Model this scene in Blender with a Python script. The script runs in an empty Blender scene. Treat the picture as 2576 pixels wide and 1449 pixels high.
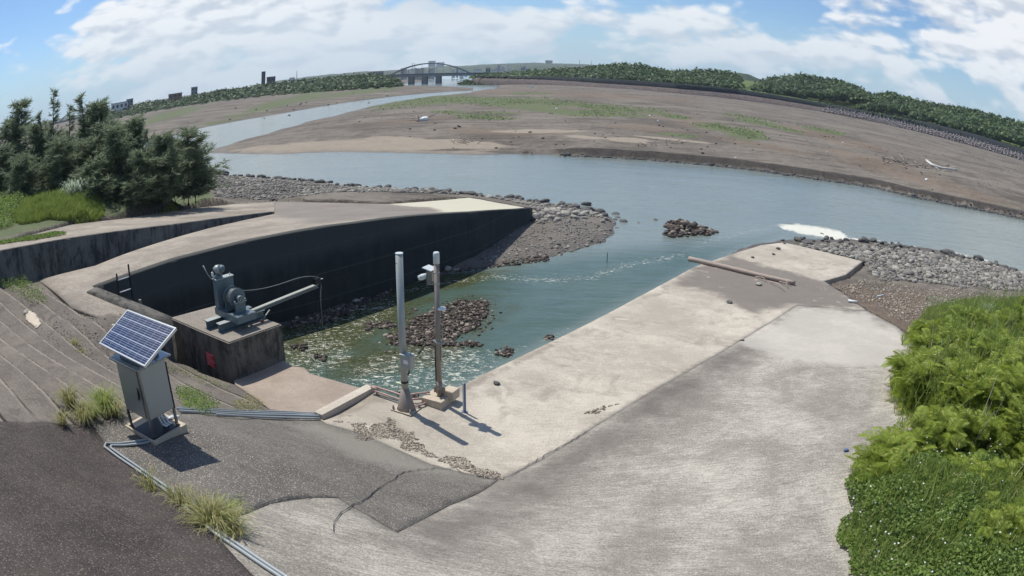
import bpy, bmesh, math, random
import numpy as np
from mathutils import Vector, Matrix, noise as mnoise
from mathutils.geometry import delaunay_2d_cdt

random.seed(7); RNG = np.random.default_rng(7)
sc = bpy.context.scene
COL = sc.collection
R = math.radians

# ------------------------------------------------------------------ camera
# fixed surveillance camera with a short barrel-distorting lens, on a mast over the levee crest
CAM_H = 10.0; FPX = 1794.85; PITCH = .308711; ROLL = .0150278; K3 = .255837
cd = bpy.data.cameras.new('camera'); cam = bpy.data.objects.new('camera', cd); COL.objects.link(cam)
cd.type = 'PANO'
cd.panorama_type = 'FISHEYE_LENS_POLYNOMIAL'
cd.sensor_fit = 'HORIZONTAL'; cd.sensor_width = 25.76
cd.fisheye_fov = math.pi
f_mm = FPX / 100.
cd.fisheye_polynomial_k0 = 0.0
cd.fisheye_polynomial_k1 = -1.0 / f_mm
cd.fisheye_polynomial_k2 = 0.0
cd.fisheye_polynomial_k3 = -K3 / f_mm ** 3
cd.fisheye_polynomial_k4 = 0.0
cam.matrix_world = Matrix.Translation((0, 0, CAM_H)) @ Matrix.Rotation(math.pi / 2 - PITCH, 4, 'X') @ Matrix.Rotation(ROLL, 4, 'Z')
cd.clip_start = .05; cd.clip_end = 30000
sc.camera = cam

# ------------------------------------------------------------------ sun, sky, exposure
SUN_EL = R(63); SUN_DIR = Vector((-.737 * math.cos(SUN_EL), .676 * math.cos(SUN_EL), math.sin(SUN_EL))).normalized()
sd = bpy.data.lights.new('sun', 'SUN'); sun = bpy.data.objects.new('sun', sd); COL.objects.link(sun)
sd.energy = 4.7; sd.angle = R(.5); sd.color = (1.0, .955, .88)
sun.rotation_euler = (-SUN_DIR).to_track_quat('-Z', 'Y').to_euler()
sun.location = (-30, 30, 60)
sc.view_settings.view_transform = 'Standard'; sc.view_settings.look = 'None'
sc.view_settings.exposure = 0.0; sc.view_settings.gamma = 1.0
sc.view_settings.use_curve_mapping = False
sc.cycles.max_bounces = 5; sc.cycles.diffuse_bounces = 3; sc.cycles.glossy_bounces = 2; sc.cycles.transmission_bounces = 3; sc.cycles.transparent_max_bounces = 12
sc.cycles.volume_bounces = 0
try:
    sc.cycles.use_denoising = True
except Exception:
    pass

# ------------------------------------------------------------------ node helpers
def nd(t, typ, ins=None, **props):
    n = t.nodes.new(typ)
    for k, v in props.items():
        setattr(n, k, v)
    for k, v in (ins or {}).items():
        s = n.inputs[k]
        if isinstance(v, bpy.types.NodeSocket): t.links.new(v, s)
        elif isinstance(v, bpy.types.Node): t.links.new(v.outputs[0], s)
        else:
            if isinstance(v, (tuple, list)) and len(v) == 3 and s.type == 'RGBA': v = (*v, 1)
            s.default_value = v
    return n

def math_(t, op, a, b=0.0, c=None, clamp=False):
    n = nd(t, 'ShaderNodeMath', {0: a, 1: b}, operation=op, use_clamp=clamp)
    if c is not None:
        if isinstance(c, bpy.types.NodeSocket): t.links.new(c, n.inputs[2])
        else: n.inputs[2].default_value = c
    return n.outputs[0]

def mixc(t, f, a, b, mode='MIX'):
    n = nd(t, 'ShaderNodeMix', None, data_type='RGBA', blend_type=mode)
    n.clamp_factor = True
    for idx, v in ((0, f), (6, a), (7, b)):
        s = n.inputs[idx]
        if isinstance(v, bpy.types.NodeSocket): t.links.new(v, s)
        else:
            if isinstance(v, (tuple, list)) and len(v) == 3: v = (*v, 1)
            s.default_value = v
    return n.outputs[2]

def ramp(t, fac, stops):
    n = nd(t, 'ShaderNodeValToRGB', {0: fac})
    e = n.color_ramp.elements
    while len(e) < len(stops): e.new(.5)
    for el, (p, c) in zip(e, stops):
        el.position = p
        el.color = (c, c, c, 1) if not isinstance(c, (tuple, list)) else (*c, 1)
    return n.outputs[0]

def sstep(t, x, a, b):
    n = nd(t, 'ShaderNodeMapRange', {0: x, 1: a, 2: b, 3: 0.0, 4: 1.0}, interpolation_type='SMOOTHSTEP')
    return n.outputs[0]

def noise_(t, vec, scale, detail=4, rough=.55, dist=0.0, w=None):
    return nd(t, 'ShaderNodeTexNoise', {'Vector': vec, 'Scale': scale, 'Detail': detail, 'Roughness': rough, 'Distortion': dist}).outputs[0]

def mapping(t, vec, loc=(0, 0, 0), rot=(0, 0, 0), scale=(1, 1, 1)):
    return nd(t, 'ShaderNodeMapping', {0: vec, 1: loc, 2: rot, 3: scale}).outputs[0]

def attr(t, name):
    return nd(t, 'ShaderNodeAttribute', attribute_name=name).outputs[2]

def new_mat(name):
    m = bpy.data.materials.new(name); m.use_nodes = True
    t = m.node_tree; t.nodes.clear()
    out = nd(t, 'ShaderNodeOutputMaterial')
    b = nd(t, 'ShaderNodeBsdfPrincipled')
    t.links.new(b.outputs[0], out.inputs[0])
    b.inputs['Specular IOR Level'].default_value = .3
    g = nd(t, 'ShaderNodeNewGeometry').outputs[0]
    return m, t, b, g

def setin(t, b, **kw):
    for k, v in kw.items():
        s = b.inputs[{'color': 'Base Color', 'rough': 'Roughness', 'metal': 'Metallic', 'normal': 'Normal', 'spec': 'Specular IOR Level'}.get(k, k)]
        if isinstance(v, bpy.types.NodeSocket): t.links.new(v, s)
        else:
            if isinstance(v, (tuple, list)) and len(v) == 3: v = (*v, 1)
            s.default_value = v

def bump(t, h, strength=.3, dist=.02):
    return nd(t, 'ShaderNodeBump', {'Strength': strength, 'Distance': dist, 'Height': h}).outputs[0]

# ------------------------------------------------------------------ world: Nishita sky with cumulus
w = bpy.data.worlds.new('World'); sc.world = w; w.use_nodes = True
t = w.node_tree; t.nodes.clear()
wo = nd(t, 'ShaderNodeOutputWorld')
sky = nd(t, 'ShaderNodeTexSky', sky_type='NISHITA', sun_disc=False, sun_elevation=SUN_EL,
         sun_rotation=math.atan2(SUN_DIR.x, SUN_DIR.y), altitude=10, air_density=1.0, dust_density=.3, ozone_density=1.2)
BG1 = None
tc = nd(t, 'ShaderNodeTexCoord').outputs[0]
nrm = nd(t, 'ShaderNodeVectorMath', {0: tc}, operation='NORMALIZE').outputs[0]
sep = nd(t, 'ShaderNodeSeparateXYZ', {0: nrm})
dz = sep.outputs[2]
cv = mapping(t, nrm, scale=(1, 1, 2.3))
warp = nd(t, 'ShaderNodeTexNoise', {'Vector': cv, 'Scale': 4.0, 'Detail': 2.0}).outputs[1]
cvw = nd(t, 'ShaderNodeVectorMath', {0: warp, 1: (.07, .07, .07), 2: cv}, operation='MULTIPLY_ADD').outputs[0]
n_big = noise_(t, cvw, 6.5, 3, .5)
def puff(vec, sc_):
    v_ = nd(t, 'ShaderNodeTexVoronoi', {'Vector': vec, 'Scale': sc_, 'Detail': 2.0, 'Roughness': .55, 'Smoothness': .6}, feature='SMOOTH_F1')
    return math_(t, 'SUBTRACT', 1.0, v_.outputs[0])
n_fine = math_(t, 'ADD', math_(t, 'MULTIPLY', noise_(t, cvw, 17.0, 7, .60), .55), math_(t, 'MULTIPLY', puff(cvw, 11.0), .42))
dens = math_(t, 'ADD', math_(t, 'MULTIPLY', n_big, .62), math_(t, 'MULTIPLY', n_fine, .42))
def dirv(azd, eld):
    a, e = R(azd), R(eld)
    return (math.sin(a) * math.cos(e), math.cos(a) * math.cos(e), math.sin(e))
def blob(azd, eld, width, amp, dens, squash=1.0):
    d = Vector(dirv(azd, eld))
    df = nd(t, 'ShaderNodeVectorMath', {0: nrm, 1: tuple(d)}, operation='SUBTRACT').outputs[0]
    df = mapping(t, df, scale=(1, 1, squash))
    ln = nd(t, 'ShaderNodeVectorMath', {0: df}, operation='LENGTH').outputs[1]
    m = math_(t, 'SUBTRACT', 1.0, sstep(t, ln, 0.0, width))
    return math_(t, 'ADD', dens, math_(t, 'MULTIPLY', m, amp))
CLOUDS = [(14, 4.0, .2, .10, 3.5), (33, 4.5, .2, .10, 3.0), (-33, 8, .26, .15, 1.3), (-14, 7.5, .22, .13, 1.6), (-24, 5, .3, .10, 1.6), (0, 3.6, .36, .15, 5.0), (-20, 3.0, .36, .10, 3.0),
          (25, 3.2, .22, .13, 4.5), (42, 11.5, .19, .24, 1.3), (33, 7, .15, .1, 2.0), (47, 5, .1, .1, 1.0), (-3, 8.2, .12, .12, 3), (13, 6.2, .07, .10, 2.5),
          (-47, 17, .22, -.22, 1), (-40, 14, .14, -.12, 1), (60, 14, .17, -.30, 1), (21, 10, .12, -.15, 2.0), (30, 2.8, .12, -.05, 3), (11, 9.5, .12, -.10, 2)]
for c in CLOUDS: dens = blob(c[0], c[1], c[2], c[3], dens, c[4])
cmask = sstep(t, dens, .465, .580)
cmask = math_(t, 'MULTIPLY', cmask, .93)
# grey-blue bases, white tops (sampled a little below each point)
cv2 = nd(t, 'ShaderNodeVectorMath', {0: cvw, 1: (-.012, 0, .03)}, operation='ADD').outputs[0]
shade = noise_(t, cv2, 6.5, 3, .5)
shade2 = math_(t, 'ADD', math_(t, 'MULTIPLY', noise_(t, cv2, 17.0, 6, .60), .55), math_(t, 'MULTIPLY', puff(cv2, 11.0), .42))
above = math_(t, 'ADD', math_(t, 'MULTIPLY', shade, .5), math_(t, 'MULTIPLY', shade2, .6))
here = math_(t, 'ADD', math_(t, 'MULTIPLY', n_big, .5), math_(t, 'MULTIPLY', n_fine, .6))
sh = sstep(t, math_(t, 'SUBTRACT', above, here), -.06, .12)
sh = math_(t, 'MULTIPLY', sh, .68)
skyc = mixc(t, 1.0, sky.outputs[0], (.74, .93, 1.16), 'MULTIPLY')
skyc = mixc(t, math_(t, 'MULTIPLY', sstep(t, dz, .13, -.02), .85), skyc, (4.2, 6.0, 7.5))
bg1 = nd(t, 'ShaderNodeBackground', {0: skyc, 1: .105})
gb = blob(-6, 9.0, .22, .9, math_(t, 'ADD', 0.0, 0.0), 2.0)
gb = blob(4, 9.5, .12, .8, gb, 3.0)
sh = math_(t, 'MAXIMUM', sh, gb)
ccol = mixc(t, sh, (1.0, 1.02, 1.04), (.50, .58, .70))
# thinner, warmer-paler toward the horizon where the air is thick
hz_ = sstep(t, dz, .16, .0)
ccol = mixc(t, math_(t, 'MULTIPLY', hz_, .75), ccol, (.66, .78, .88))
bg2 = nd(t, 'ShaderNodeBackground', {0: ccol, 1: .95})
mixs = nd(t, 'ShaderNodeMixShader', {0: cmask, 1: bg1.outputs[0], 2: bg2.outputs[0]})
t.links.new(mixs.outputs[0], wo.inputs[0])
w.cycles.sampling_method = 'MANUAL'; w.cycles.sample_map_resolution = 512

# ------------------------------------------------------------------ where things stand (survey of the photograph)
_cp, _sp, _cr, _sr = math.cos(PITCH), math.sin(PITCH), math.cos(ROLL), math.sin(ROLL)
def ray(x, y):
    dx, dy = x - 1288., 724.5 - y
    dx, dy = _cr * dx - _sr * dy, _sr * dx + _cr * dy
    r = math.hypot(dx, dy) / FPX; th = r + K3 * r ** 3
    s = math.sin(th) / max(r * FPX, 1e-9)
    X, Y, Z = dx * s, dy * s, math.cos(th)
    return np.array([X, Z * _cp + Y * _sp, Y * _cp - Z * _sp])
def P(x, y, z=0.0):
    v = ray(x, y); k = (z - CAM_H) / v[2]
    return np.array([v[0] * k, v[1] * k, z])
def PR(x, y, r):
    'point at horizontal distance r on the sight line'
    v = ray(x, y); k = r / math.hypot(v[0], v[1])
    return np.array([v[0] * k, v[1] * k, CAM_H + v[2] * k])
def ztop(x, y, xy):
    v = ray(x, y); return CAM_H + v[2] / math.hypot(v[0], v[1]) * math.hypot(xy[0], xy[1])
_rt = np.linspace(0, 1.2, 600); _tt = _rt + K3 * _rt ** 3
def proj(pts):
    pts = np.atleast_2d(np.asarray(pts, float))
    X, Yw, Zw = pts[:, 0], pts[:, 1], pts[:, 2] - CAM_H
    z = Yw * _cp - Zw * _sp; y = Yw * _sp + Zw * _cp
    rr = np.hypot(X, y); th = np.arctan2(rr, z)
    r = np.interp(th, _tt, _rt) * FPX / np.maximum(rr, 1e-9)
    dx, dy = X * r, y * r
    ex, ey = _cr * dx + _sr * dy, -_sr * dx + _cr * dy
    return np.stack([1288 + ex, 724.5 - ey], 1)

def sdf_poly(pts, poly):
    'signed distance (positive inside) of Nx2 points to a polygon'
    pts = np.asarray(pts, float)[:, :2]; poly = np.asarray(poly, float)[:, :2]
    n = len(poly); dmin = np.full(len(pts), 1e18); inside = np.zeros(len(pts), bool)
    for i in range(n):
        a, b = poly[i], poly[(i + 1) % n]; ab = b - a
        L = (ab ** 2).sum()
        tt = np.clip(((pts - a) @ ab) / max(L, 1e-12), 0, 1)
        d = ((pts - a - tt[:, None] * ab) ** 2).sum(1)
        dmin = np.minimum(dmin, d)
        c = ((a[1] > pts[:, 1]) != (b[1] > pts[:, 1]))
        if abs(ab[1]) > 1e-12:
            xi = a[0] + (pts[:, 1] - a[1]) * ab[0] / ab[1]
            inside ^= c & (pts[:, 0] < xi)
    d = np.sqrt(dmin)
    return np.where(inside, d, -d)

class TPS:
    def __init__(s, P3):
        P3 = np.array(P3, float); s.c = P3[:, :2]; n = len(P3)
        K = s._k(s.c); A = np.zeros((n + 3, n + 3)); A[:n, :n] = K + np.eye(n) * .02
        A[:n, n] = 1; A[:n, n + 1:] = s.c; A[n, :n] = 1; A[n + 1:, :n] = s.c.T
        b = np.zeros(n + 3); b[:n] = P3[:, 2]
        s.w = np.linalg.solve(A, b)
    def _k(s, q):
        d2 = ((q[:, None, :] - s.c[None]) ** 2).sum(2) + 1e-9
        return .5 * d2 * np.log(d2)
    def __call__(s, q):
        q = np.atleast_2d(np.asarray(q, float))[:, :2]
        out = np.zeros(len(q))
        for i in range(0, len(q), 40000):
            qq = q[i:i + 40000]
            out[i:i + 40000] = s._k(qq) @ s.w[:-3] + s.w[-3] + qq @ s.w[-2:]
        return out

# levee face plane
def levee_px(x, y, s=.45):
    v = ray(x, y); a = v / (-v[2]); d = .44 * a[0] + .9 * a[1]
    h = (CAM_H - 1.8 - s * 10.96) / (1 - s * d)
    return CAM_H - h
near_ctrl = [(935, 985, 1.8), (1070, 1010, 1.8), (1170, 965, 1.75), (1400, 853, 1.4), (1600, 745, 1.0), (1745, 672, .7), (1973, 609, .3),
             (2171, 657, .4), (2127, 692, .55), (2007, 770, 1.05), (1875, 850, 1.3), (1640, 985, 1.62), (1480, 1085, 1.75), (1280, 1197, 1.8),
             (1080, 1165, 1.8), (820, 1065, 1.8), (2180, 781, 1.15), (2291, 852, 1.55), (2200, 1000, 2.1), (2130, 1150, 2.5), (2140, 1449, 2.9),
             (1700, 1200, 2.35), (1500, 1350, 3.0), (2400, 1000, 2.3), (2560, 1449, 3.1), (2560, 1100, 2.5), (2560, 850, 1.6), (2345, 805, 1.3), (2430, 765, 1.12), (2560, 745, 1.1),
             (415, 890, 2.0), (500, 925, 1.9), (592, 962, 1.85), (712, 905, 1.85), (840, 958, 1.8),
             (330, 800, 3.35), (250, 800, 3.4), (180, 775, 3.6), (95, 705, 3.75), (0, 690, 4.0), (-60, 690, 4.2), (250, 870, 3.3), (350, 905, 2.75), (0, 800, 4.3), (400, 960, 2.55), (230, 1070, 4.65), (270, 1120, 4.5), (320, 1107, 4.38), (388, 1100, 4.36), (452, 1190, 4.37), (552, 1159, 4.3), (465, 1085, 4.28), (450, 1040, 3.95), (345, 1035, 4.35), (620, 1200, 4.2)]
for q in [(0, 1449), (350, 1449), (700, 1449), (1000, 1449), (1288, 1449), (0, 1060), (600, 1300),
          (540, 1340), (680, 1029), (289, 944), (0, 922), (850, 1250), (1000, 1340), (-60, 1500), (500, 1500), (1000, 1500), (-80, 1000)]:
    near_ctrl.append((*q, levee_px(*q)))
TN = TPS([P(*q) for q in near_ctrl])
def hit(x, y, f=None, lo=1.0, hi=12.0):
    'where the sight line meets the near terrain'
    f = f or TN
    v = ray(x, y); v = v / (-v[2])
    hs = np.linspace(lo, hi, 260)
    pts = v[None, :2] * hs[:, None]; zt = f(pts); g = (CAM_H - hs) - zt
    i = int(np.argmax(g < 0)) if (g < 0).any() else len(hs) - 1
    i = max(i, 1)
    a = g[i - 1] / (g[i - 1] - g[i] + 1e-12)
    h = hs[i - 1] + a * (hs[i] - hs[i - 1])
    return np.array([v[0] * h, v[1] * h, CAM_H - h])
def hits(l): return np.array([hit(*q) for q in l])

# ------------------------------------------------------------------ mesh helpers
def tag(o, label=None, cat=None, group=None, kind=None):
    if label: o['label'] = label
    if cat: o['category'] = cat
    if group: o['group'] = group
    if kind: o['kind'] = kind
    return o
def link(name, me, mats, parent=None, smooth=False):
    o = bpy.data.objects.new(name, me); COL.objects.link(o)
    for m in (mats if isinstance(mats, (list, tuple)) else [mats]):
        if m: me.materials.append(m)
    if parent: o.parent = parent
    if smooth:
        me.polygons.foreach_set('use_smooth', [True] * len(me.polygons))
    return o
def mesh_np(name, V, F, mats, parent=None, attrs=None, smooth=False):
    V = np.asarray(V, np.float32); F = np.asarray(F, np.int32)
    me = bpy.data.meshes.new(name); k = F.shape[1]
    me.vertices.add(len(V)); me.vertices.foreach_set('co', V.ravel())
    me.loops.add(F.size); me.loops.foreach_set('vertex_index', F.ravel())
    me.polygons.add(len(F)); me.polygons.foreach_set('loop_start', np.arange(0, F.size, k, dtype=np.int32))
    me.polygons.foreach_set('loop_total', np.full(len(F), k, np.int32))
    if smooth: me.polygons.foreach_set('use_smooth', np.ones(len(F), bool))
    me.update(calc_edges=True)
    for n, a in (attrs or {}).items():
        at = me.attributes.new(n, 'FLOAT', 'POINT'); at.data.foreach_set('value', np.asarray(a, np.float32))
    return link(name, me, mats, parent)
def empty(name, loc, rz=0, **kw):
    o = bpy.data.objects.new(name, None); COL.objects.link(o); o.location = loc; o.rotation_euler = (0, 0, rz)
    o.empty_display_size = .2
    tag(o, **kw); return o
class MB:
    def __init__(s): s.bm = bmesh.new()
    def box(s, c, size, rz=0, M=None, bev=0):
        m = Matrix.Translation(c) @ Matrix.Rotation(rz, 4, 'Z')
        if M is not None: m = Matrix.Translation(c) @ M
        m = m @ Matrix.Diagonal((*size, 1))
        r = bmesh.ops.create_cube(s.bm, size=1, matrix=m)
        if bev:
            es = list({e for v in r['verts'] for e in v.link_edges})
            bmesh.ops.bevel(s.bm, geom=es, offset=bev, segments=2, profile=.5, affect='EDGES')
        return s
    def tube(s, pts, r, seg=8, cap=True):
        pts = [Vector(p) for p in pts]; n = len(pts)
        rs = r if isinstance(r, (list, tuple)) else [r] * n
        rings = []; up = Vector((0, 0, 1))
        for i, p in enumerate(pts):
            d = (pts[min(i + 1, n - 1)] - pts[max(i - 1, 0)]).normalized()
            a = d.cross(up)
            if a.length < 1e-3: a = d.cross(Vector((1, 0, 0)))
            a.normalize(); b = d.cross(a).normalized()
            rings.append([s.bm.verts.new(p + (a * math.cos(k) + b * math.sin(k)) * rs[i]) for k in [2 * math.pi * j / seg for j in range(seg)]])
        for i in range(n - 1):
            for j in range(seg):
                f = s.bm.faces.new((rings[i][j], rings[i][(j + 1) % seg], rings[i + 1][(j + 1) % seg], rings[i + 1][j])); f.smooth = True
        if cap:
            s.bm.faces.new(rings[0][::-1]); s.bm.faces.new(rings[-1])
        return s
    def cyl(s, a, b, r, r2=None, seg=16):
        return s.tube([a, b], [r, r if r2 is None else r2], seg)
    def prism(s, outline, h, M=None):
        'outline list of (x,y) extruded 0..h along z, then M'
        M = M or Matrix.Identity(4)
        lo = [s.bm.verts.new(M @ Vector((x, y, 0))) for x, y in outline]; hi = [s.bm.verts.new(M @ Vector((x, y, h))) for x, y in outline]
        n = len(outline)
        s.bm.faces.new(lo[::-1]); s.bm.faces.new(hi)
        for i in range(n): s.bm.faces.new((lo[i], lo[(i + 1) % n], hi[(i + 1) % n], hi[i]))
        return s
    def sphere(s, c, r, sub=2, scale=(1, 1, 1)):
        m = Matrix.Translation(c) @ Matrix.Diagonal((r * scale[0], r * scale[1], r * scale[2], 1))
        q = bmesh.ops.create_icosphere(s.bm, subdivisions=sub, radius=1, matrix=m)
        for v in q['verts']:
            for f in v.link_faces: f.smooth = True
        return s
    def ico_mesh(s): pass
    def build(s, name, mat_, parent=None, bevel=0):
        bmesh.ops.recalc_face_normals(s.bm, faces=s.bm.faces)
        if bevel:
            es = [e for e in s.bm.edges if len(e.link_faces) == 2 and e.calc_face_angle(0) > .6]
            bmesh.ops.bevel(s.bm, geom=es, offset=bevel, segments=1, affect='EDGES')
        me = bpy.data.meshes.new(name); s.bm.to_mesh(me); s.bm.free()
        return link(name, me, mat_, parent)
def copy_tree(o, parent=None):
    c = o.copy(); COL.objects.link(c)
    if parent: c.parent = parent
    for ch in o.children: copy_tree(ch, c)
    return c

def densify(poly, step):
    out = []
    n = len(poly)
    for i in range(n):
        a, b = np.array(poly[i], float), np.array(poly[(i + 1) % n], float)
        k = max(1, int(math.ceil(np.linalg.norm((b - a)[:2]) / step)))
        for j in range(k): out.append(a + (b - a) * j / k)
    return out
def sheet(name, poly, zf, step, mat_, sdfs=None, skirt=.5, jag=0, kind='structure', smooth=True, zoff=0):
    poly = [np.array(p[:2], float) for p in poly]
    bd = np.array(densify(poly, step))
    if jag:
        bd = bd + RNG.normal(size=bd.shape) * jag
    lo, hi = bd.min(0), bd.max(0)
    gx, gy = np.meshgrid(np.arange(lo[0], hi[0], step), np.arange(lo[1], hi[1], step))
    g = np.stack([gx.ravel(), gy.ravel()], 1) + RNG.uniform(-.2, .2, (gx.size, 2)) * step
    sd_ = sdf_poly(g, bd); g = g[sd_ > step * .45]
    allp = np.concatenate([bd, g]); nb = len(bd)
    r = delaunay_2d_cdt([Vector(p) for p in allp], [], [list(range(nb))], 1, 1e-6)
    V2 = np.array([(v.x, v.y) for v in r[0]]); F = np.array([f for f in r[2] if len(f) == 3])
    z = zf(V2) + zoff; V = np.c_[V2, z]
    a_, b_, c_ = V2[F[:, 0]], V2[F[:, 1]], V2[F[:, 2]]
    flip = ((b_[:, 0] - a_[:, 0]) * (c_[:, 1] - a_[:, 1]) - (b_[:, 1] - a_[:, 1]) * (c_[:, 0] - a_[:, 0])) < 0
    F[flip] = F[flip][:, ::-1]
    at = {k: sdf_poly(V2, p) for k, p in (sdfs or {}).items()}
    if skirt:
        n0 = len(V); n = nb
        V = np.r_[V, np.c_[V2[:nb], z[:nb] - skirt]]
        i = np.arange(nb); j = (i + 1) % nb
        F = np.r_[F, np.c_[i, j, n0 + j], np.c_[i, n0 + j, n0 + i]]
        at = {k: np.r_[a, a[:nb]] for k, a in at.items()}
    # rounding the sheet but keeping the vertical skirt crisp
    o = mesh_np(name, V, F, mat_, attrs=at)
    if smooth:
        s_ = np.zeros(len(F), bool); s_[:len(F) - (2 * nb if skirt else 0)] = True
        o.data.polygons.foreach_set('use_smooth', s_)
    if kind: o['kind'] = kind
    return o

def wall_strip(name, line, ztopf, zbotf, thick, mat_, step=.4, parent=None):
    'upright wall along a line of xy points, thickened to its left'
    pts = []
    for a, b in zip(line[:-1], line[1:]):
        a, b = np.array(a[:2], float), np.array(b[:2], float); k = max(1, int(np.linalg.norm(b - a) / step))
        pts += [a + (b - a) * j / k for j in range(k)]
    pts.append(np.array(line[-1][:2], float)); pts = np.array(pts)
    d = np.gradient(pts, axis=0); d /= np.linalg.norm(d, axis=1)[:, None]
    nl = np.c_[-d[:, 1], d[:, 0]] * thick
    zt, zb = ztopf(pts), zbotf(pts)
    q = pts + nl; pts = pts - nl / abs(thick) * .045
    V = np.r_[np.c_[pts, zb], np.c_[pts, zt], np.c_[q, zt], np.c_[q, zb]]; n = len(pts)
    F = []
    for i in range(n - 1):
        for k in range(3): F.append((k * n + i, k * n + i + 1, (k + 1) * n + i + 1, (k + 1) * n + i))
    F.append((0, n, 2 * n, 3 * n)); F.append((n - 1, 4 * n - 1, 3 * n - 1, 2 * n - 1))
    return mesh_np(name, V, F, mat_, parent)

# ------------------------------------------------------------------ materials
def concrete(name, c1, c2, c3=None, ang=0.0, streak=.5, scale=1.0, speck=.0, grit=.3, bumpd=.01, rough=.93, spots=None, extra=None, lines=0):
    m, t, b, g = new_mat(name)
    big = noise_(t, g, .35 * scale, 5, .6, .3)
    mid = noise_(t, g, 1.7 * scale, 6, .65, .4)
    sv = mapping(t, g, rot=(0, 0, ang), scale=(.9, 5.0, 1))
    st = noise_(t, sv, 3.0 * scale, 8, .78, .5)
    fine = noise_(t, g, 24 * scale, 5, .7)
    f = math_(t, 'ADD', math_(t, 'MULTIPLY', big, .45), math_(t, 'MULTIPLY', mid, .35 * (1 - streak)))
    f = math_(t, 'ADD', f, math_(t, 'MULTIPLY', st, .2 + .35 * streak))
    f = math_(t, 'ADD', f, math_(t, 'MULTIPLY', math_(t, 'SUBTRACT', fine, .5), .5))
    f = sstep(t, f, .40, .64)
    col = mixc(t, f, c1, c2)
    if c3:
        sp = noise_(t, g, .8 * scale, 6, .68, .8)
        col = mixc(t, math_(t, 'MULTIPLY', sstep(t, sp, .50, .68), .8), col, c3)
    if lines:   # broomed drag lines across the slab
        lv = mapping(t, g, rot=(0, 0, ang), scale=(.12, 1, 1))
        ln = noise_(t, lv, 28, 3, .6)
        col = mixc(t, math_(t, 'MULTIPLY', sstep(t, ln, .50, .62), lines), col, tuple(v * .55 for v in c1))
    # fine grain
    gr = noise_(t, g, 60, 3, .8)
    col = mixc(t, grit, col, mixc(t, sstep(t, gr, .38, .64), (.0, .0, .0), tuple(min(1, v * 2.1) for v in c2)), 'MIX')
    if speck:
        vo = nd(t, 'ShaderNodeTexVoronoi', {'Vector': g, 'Scale': 26.0})
        pk = math_(t, 'LESS_THAN', vo.outputs[0], .30)
        rnd = nd(t, 'ShaderNodeSeparateColor', {0: vo.outputs[1]}).outputs[0]
        pk = math_(t, 'MULTIPLY', pk, math_(t, 'GREATER_THAN', rnd, .45))
        col = mixc(t, math_(t, 'MULTIPLY', pk, speck), col, tuple(min(1, v * 2.6) for v in c2))
    if extra: col = extra(t, g, col)
    h = math_(t, 'ADD', math_(t, 'MULTIPLY', fine, .5), math_(t, 'ADD', math_(t, 'MULTIPLY', mid, .8), math_(t, 'MULTIPLY', st, .4)))
    setin(t, b, color=col, rough=rough, normal=bump(t, h, .6, bumpd * 2), spec=.2)
    return m

CH = (.56, .83)      # channel direction
A_LEV = math.atan2(-.44, .9)   # levee direction
def zone(t, g, name, soft=.25, nz=.5, scale=1.2, off=0.0):
    a = attr(t, name)
    n = math_(t, 'MULTIPLY', math_(t, 'SUBTRACT', noise_(t, g, scale, 6, .65), .5), nz * 2)
    return sstep(t, math_(t, 'ADD', math_(t, 'ADD', a, n), off), -soft, soft)

def ex_mid(t, g, col):
    col = mixc(t, math_(t, 'MULTIPLY', zone(t, g, 'silt', .5, 1.3, .8), .85), col, (.155, .135, .118))
    col = mixc(t, math_(t, 'MULTIPLY', zone(t, g, 'rim', .12, .35, 1.6), .6), col, (.20, .17, .135))
    # pale dried patches and hairline cracks
    d = noise_(t, g, .9, 8, .7, 1.2)
    col = mixc(t, math_(t, 'MULTIPLY', sstep(t, d, .60, .72), .6), col, (.62, .56, .45))
    return col
def ex_near(t, g, col):
    col = mixc(t, math_(t, 'MULTIPLY', zone(t, g, 'darkband', .9, 1.3, .9, .1), .72), col, (.095, .083, .073))  # darker band along the slab joint
    col = mixc(t, math_(t, 'MULTIPLY', zone(t, g, 'pale', .45, 1.5, .9), .62), col, (.50, .47, .41))
    return col
def ex_grit(t, g, col):
    col = mixc(t, math_(t, 'MULTIPLY', zone(t, g, 'paleband', .5, .9, 1.0), .75), col, (.235, .22, .185))
    return col

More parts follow.
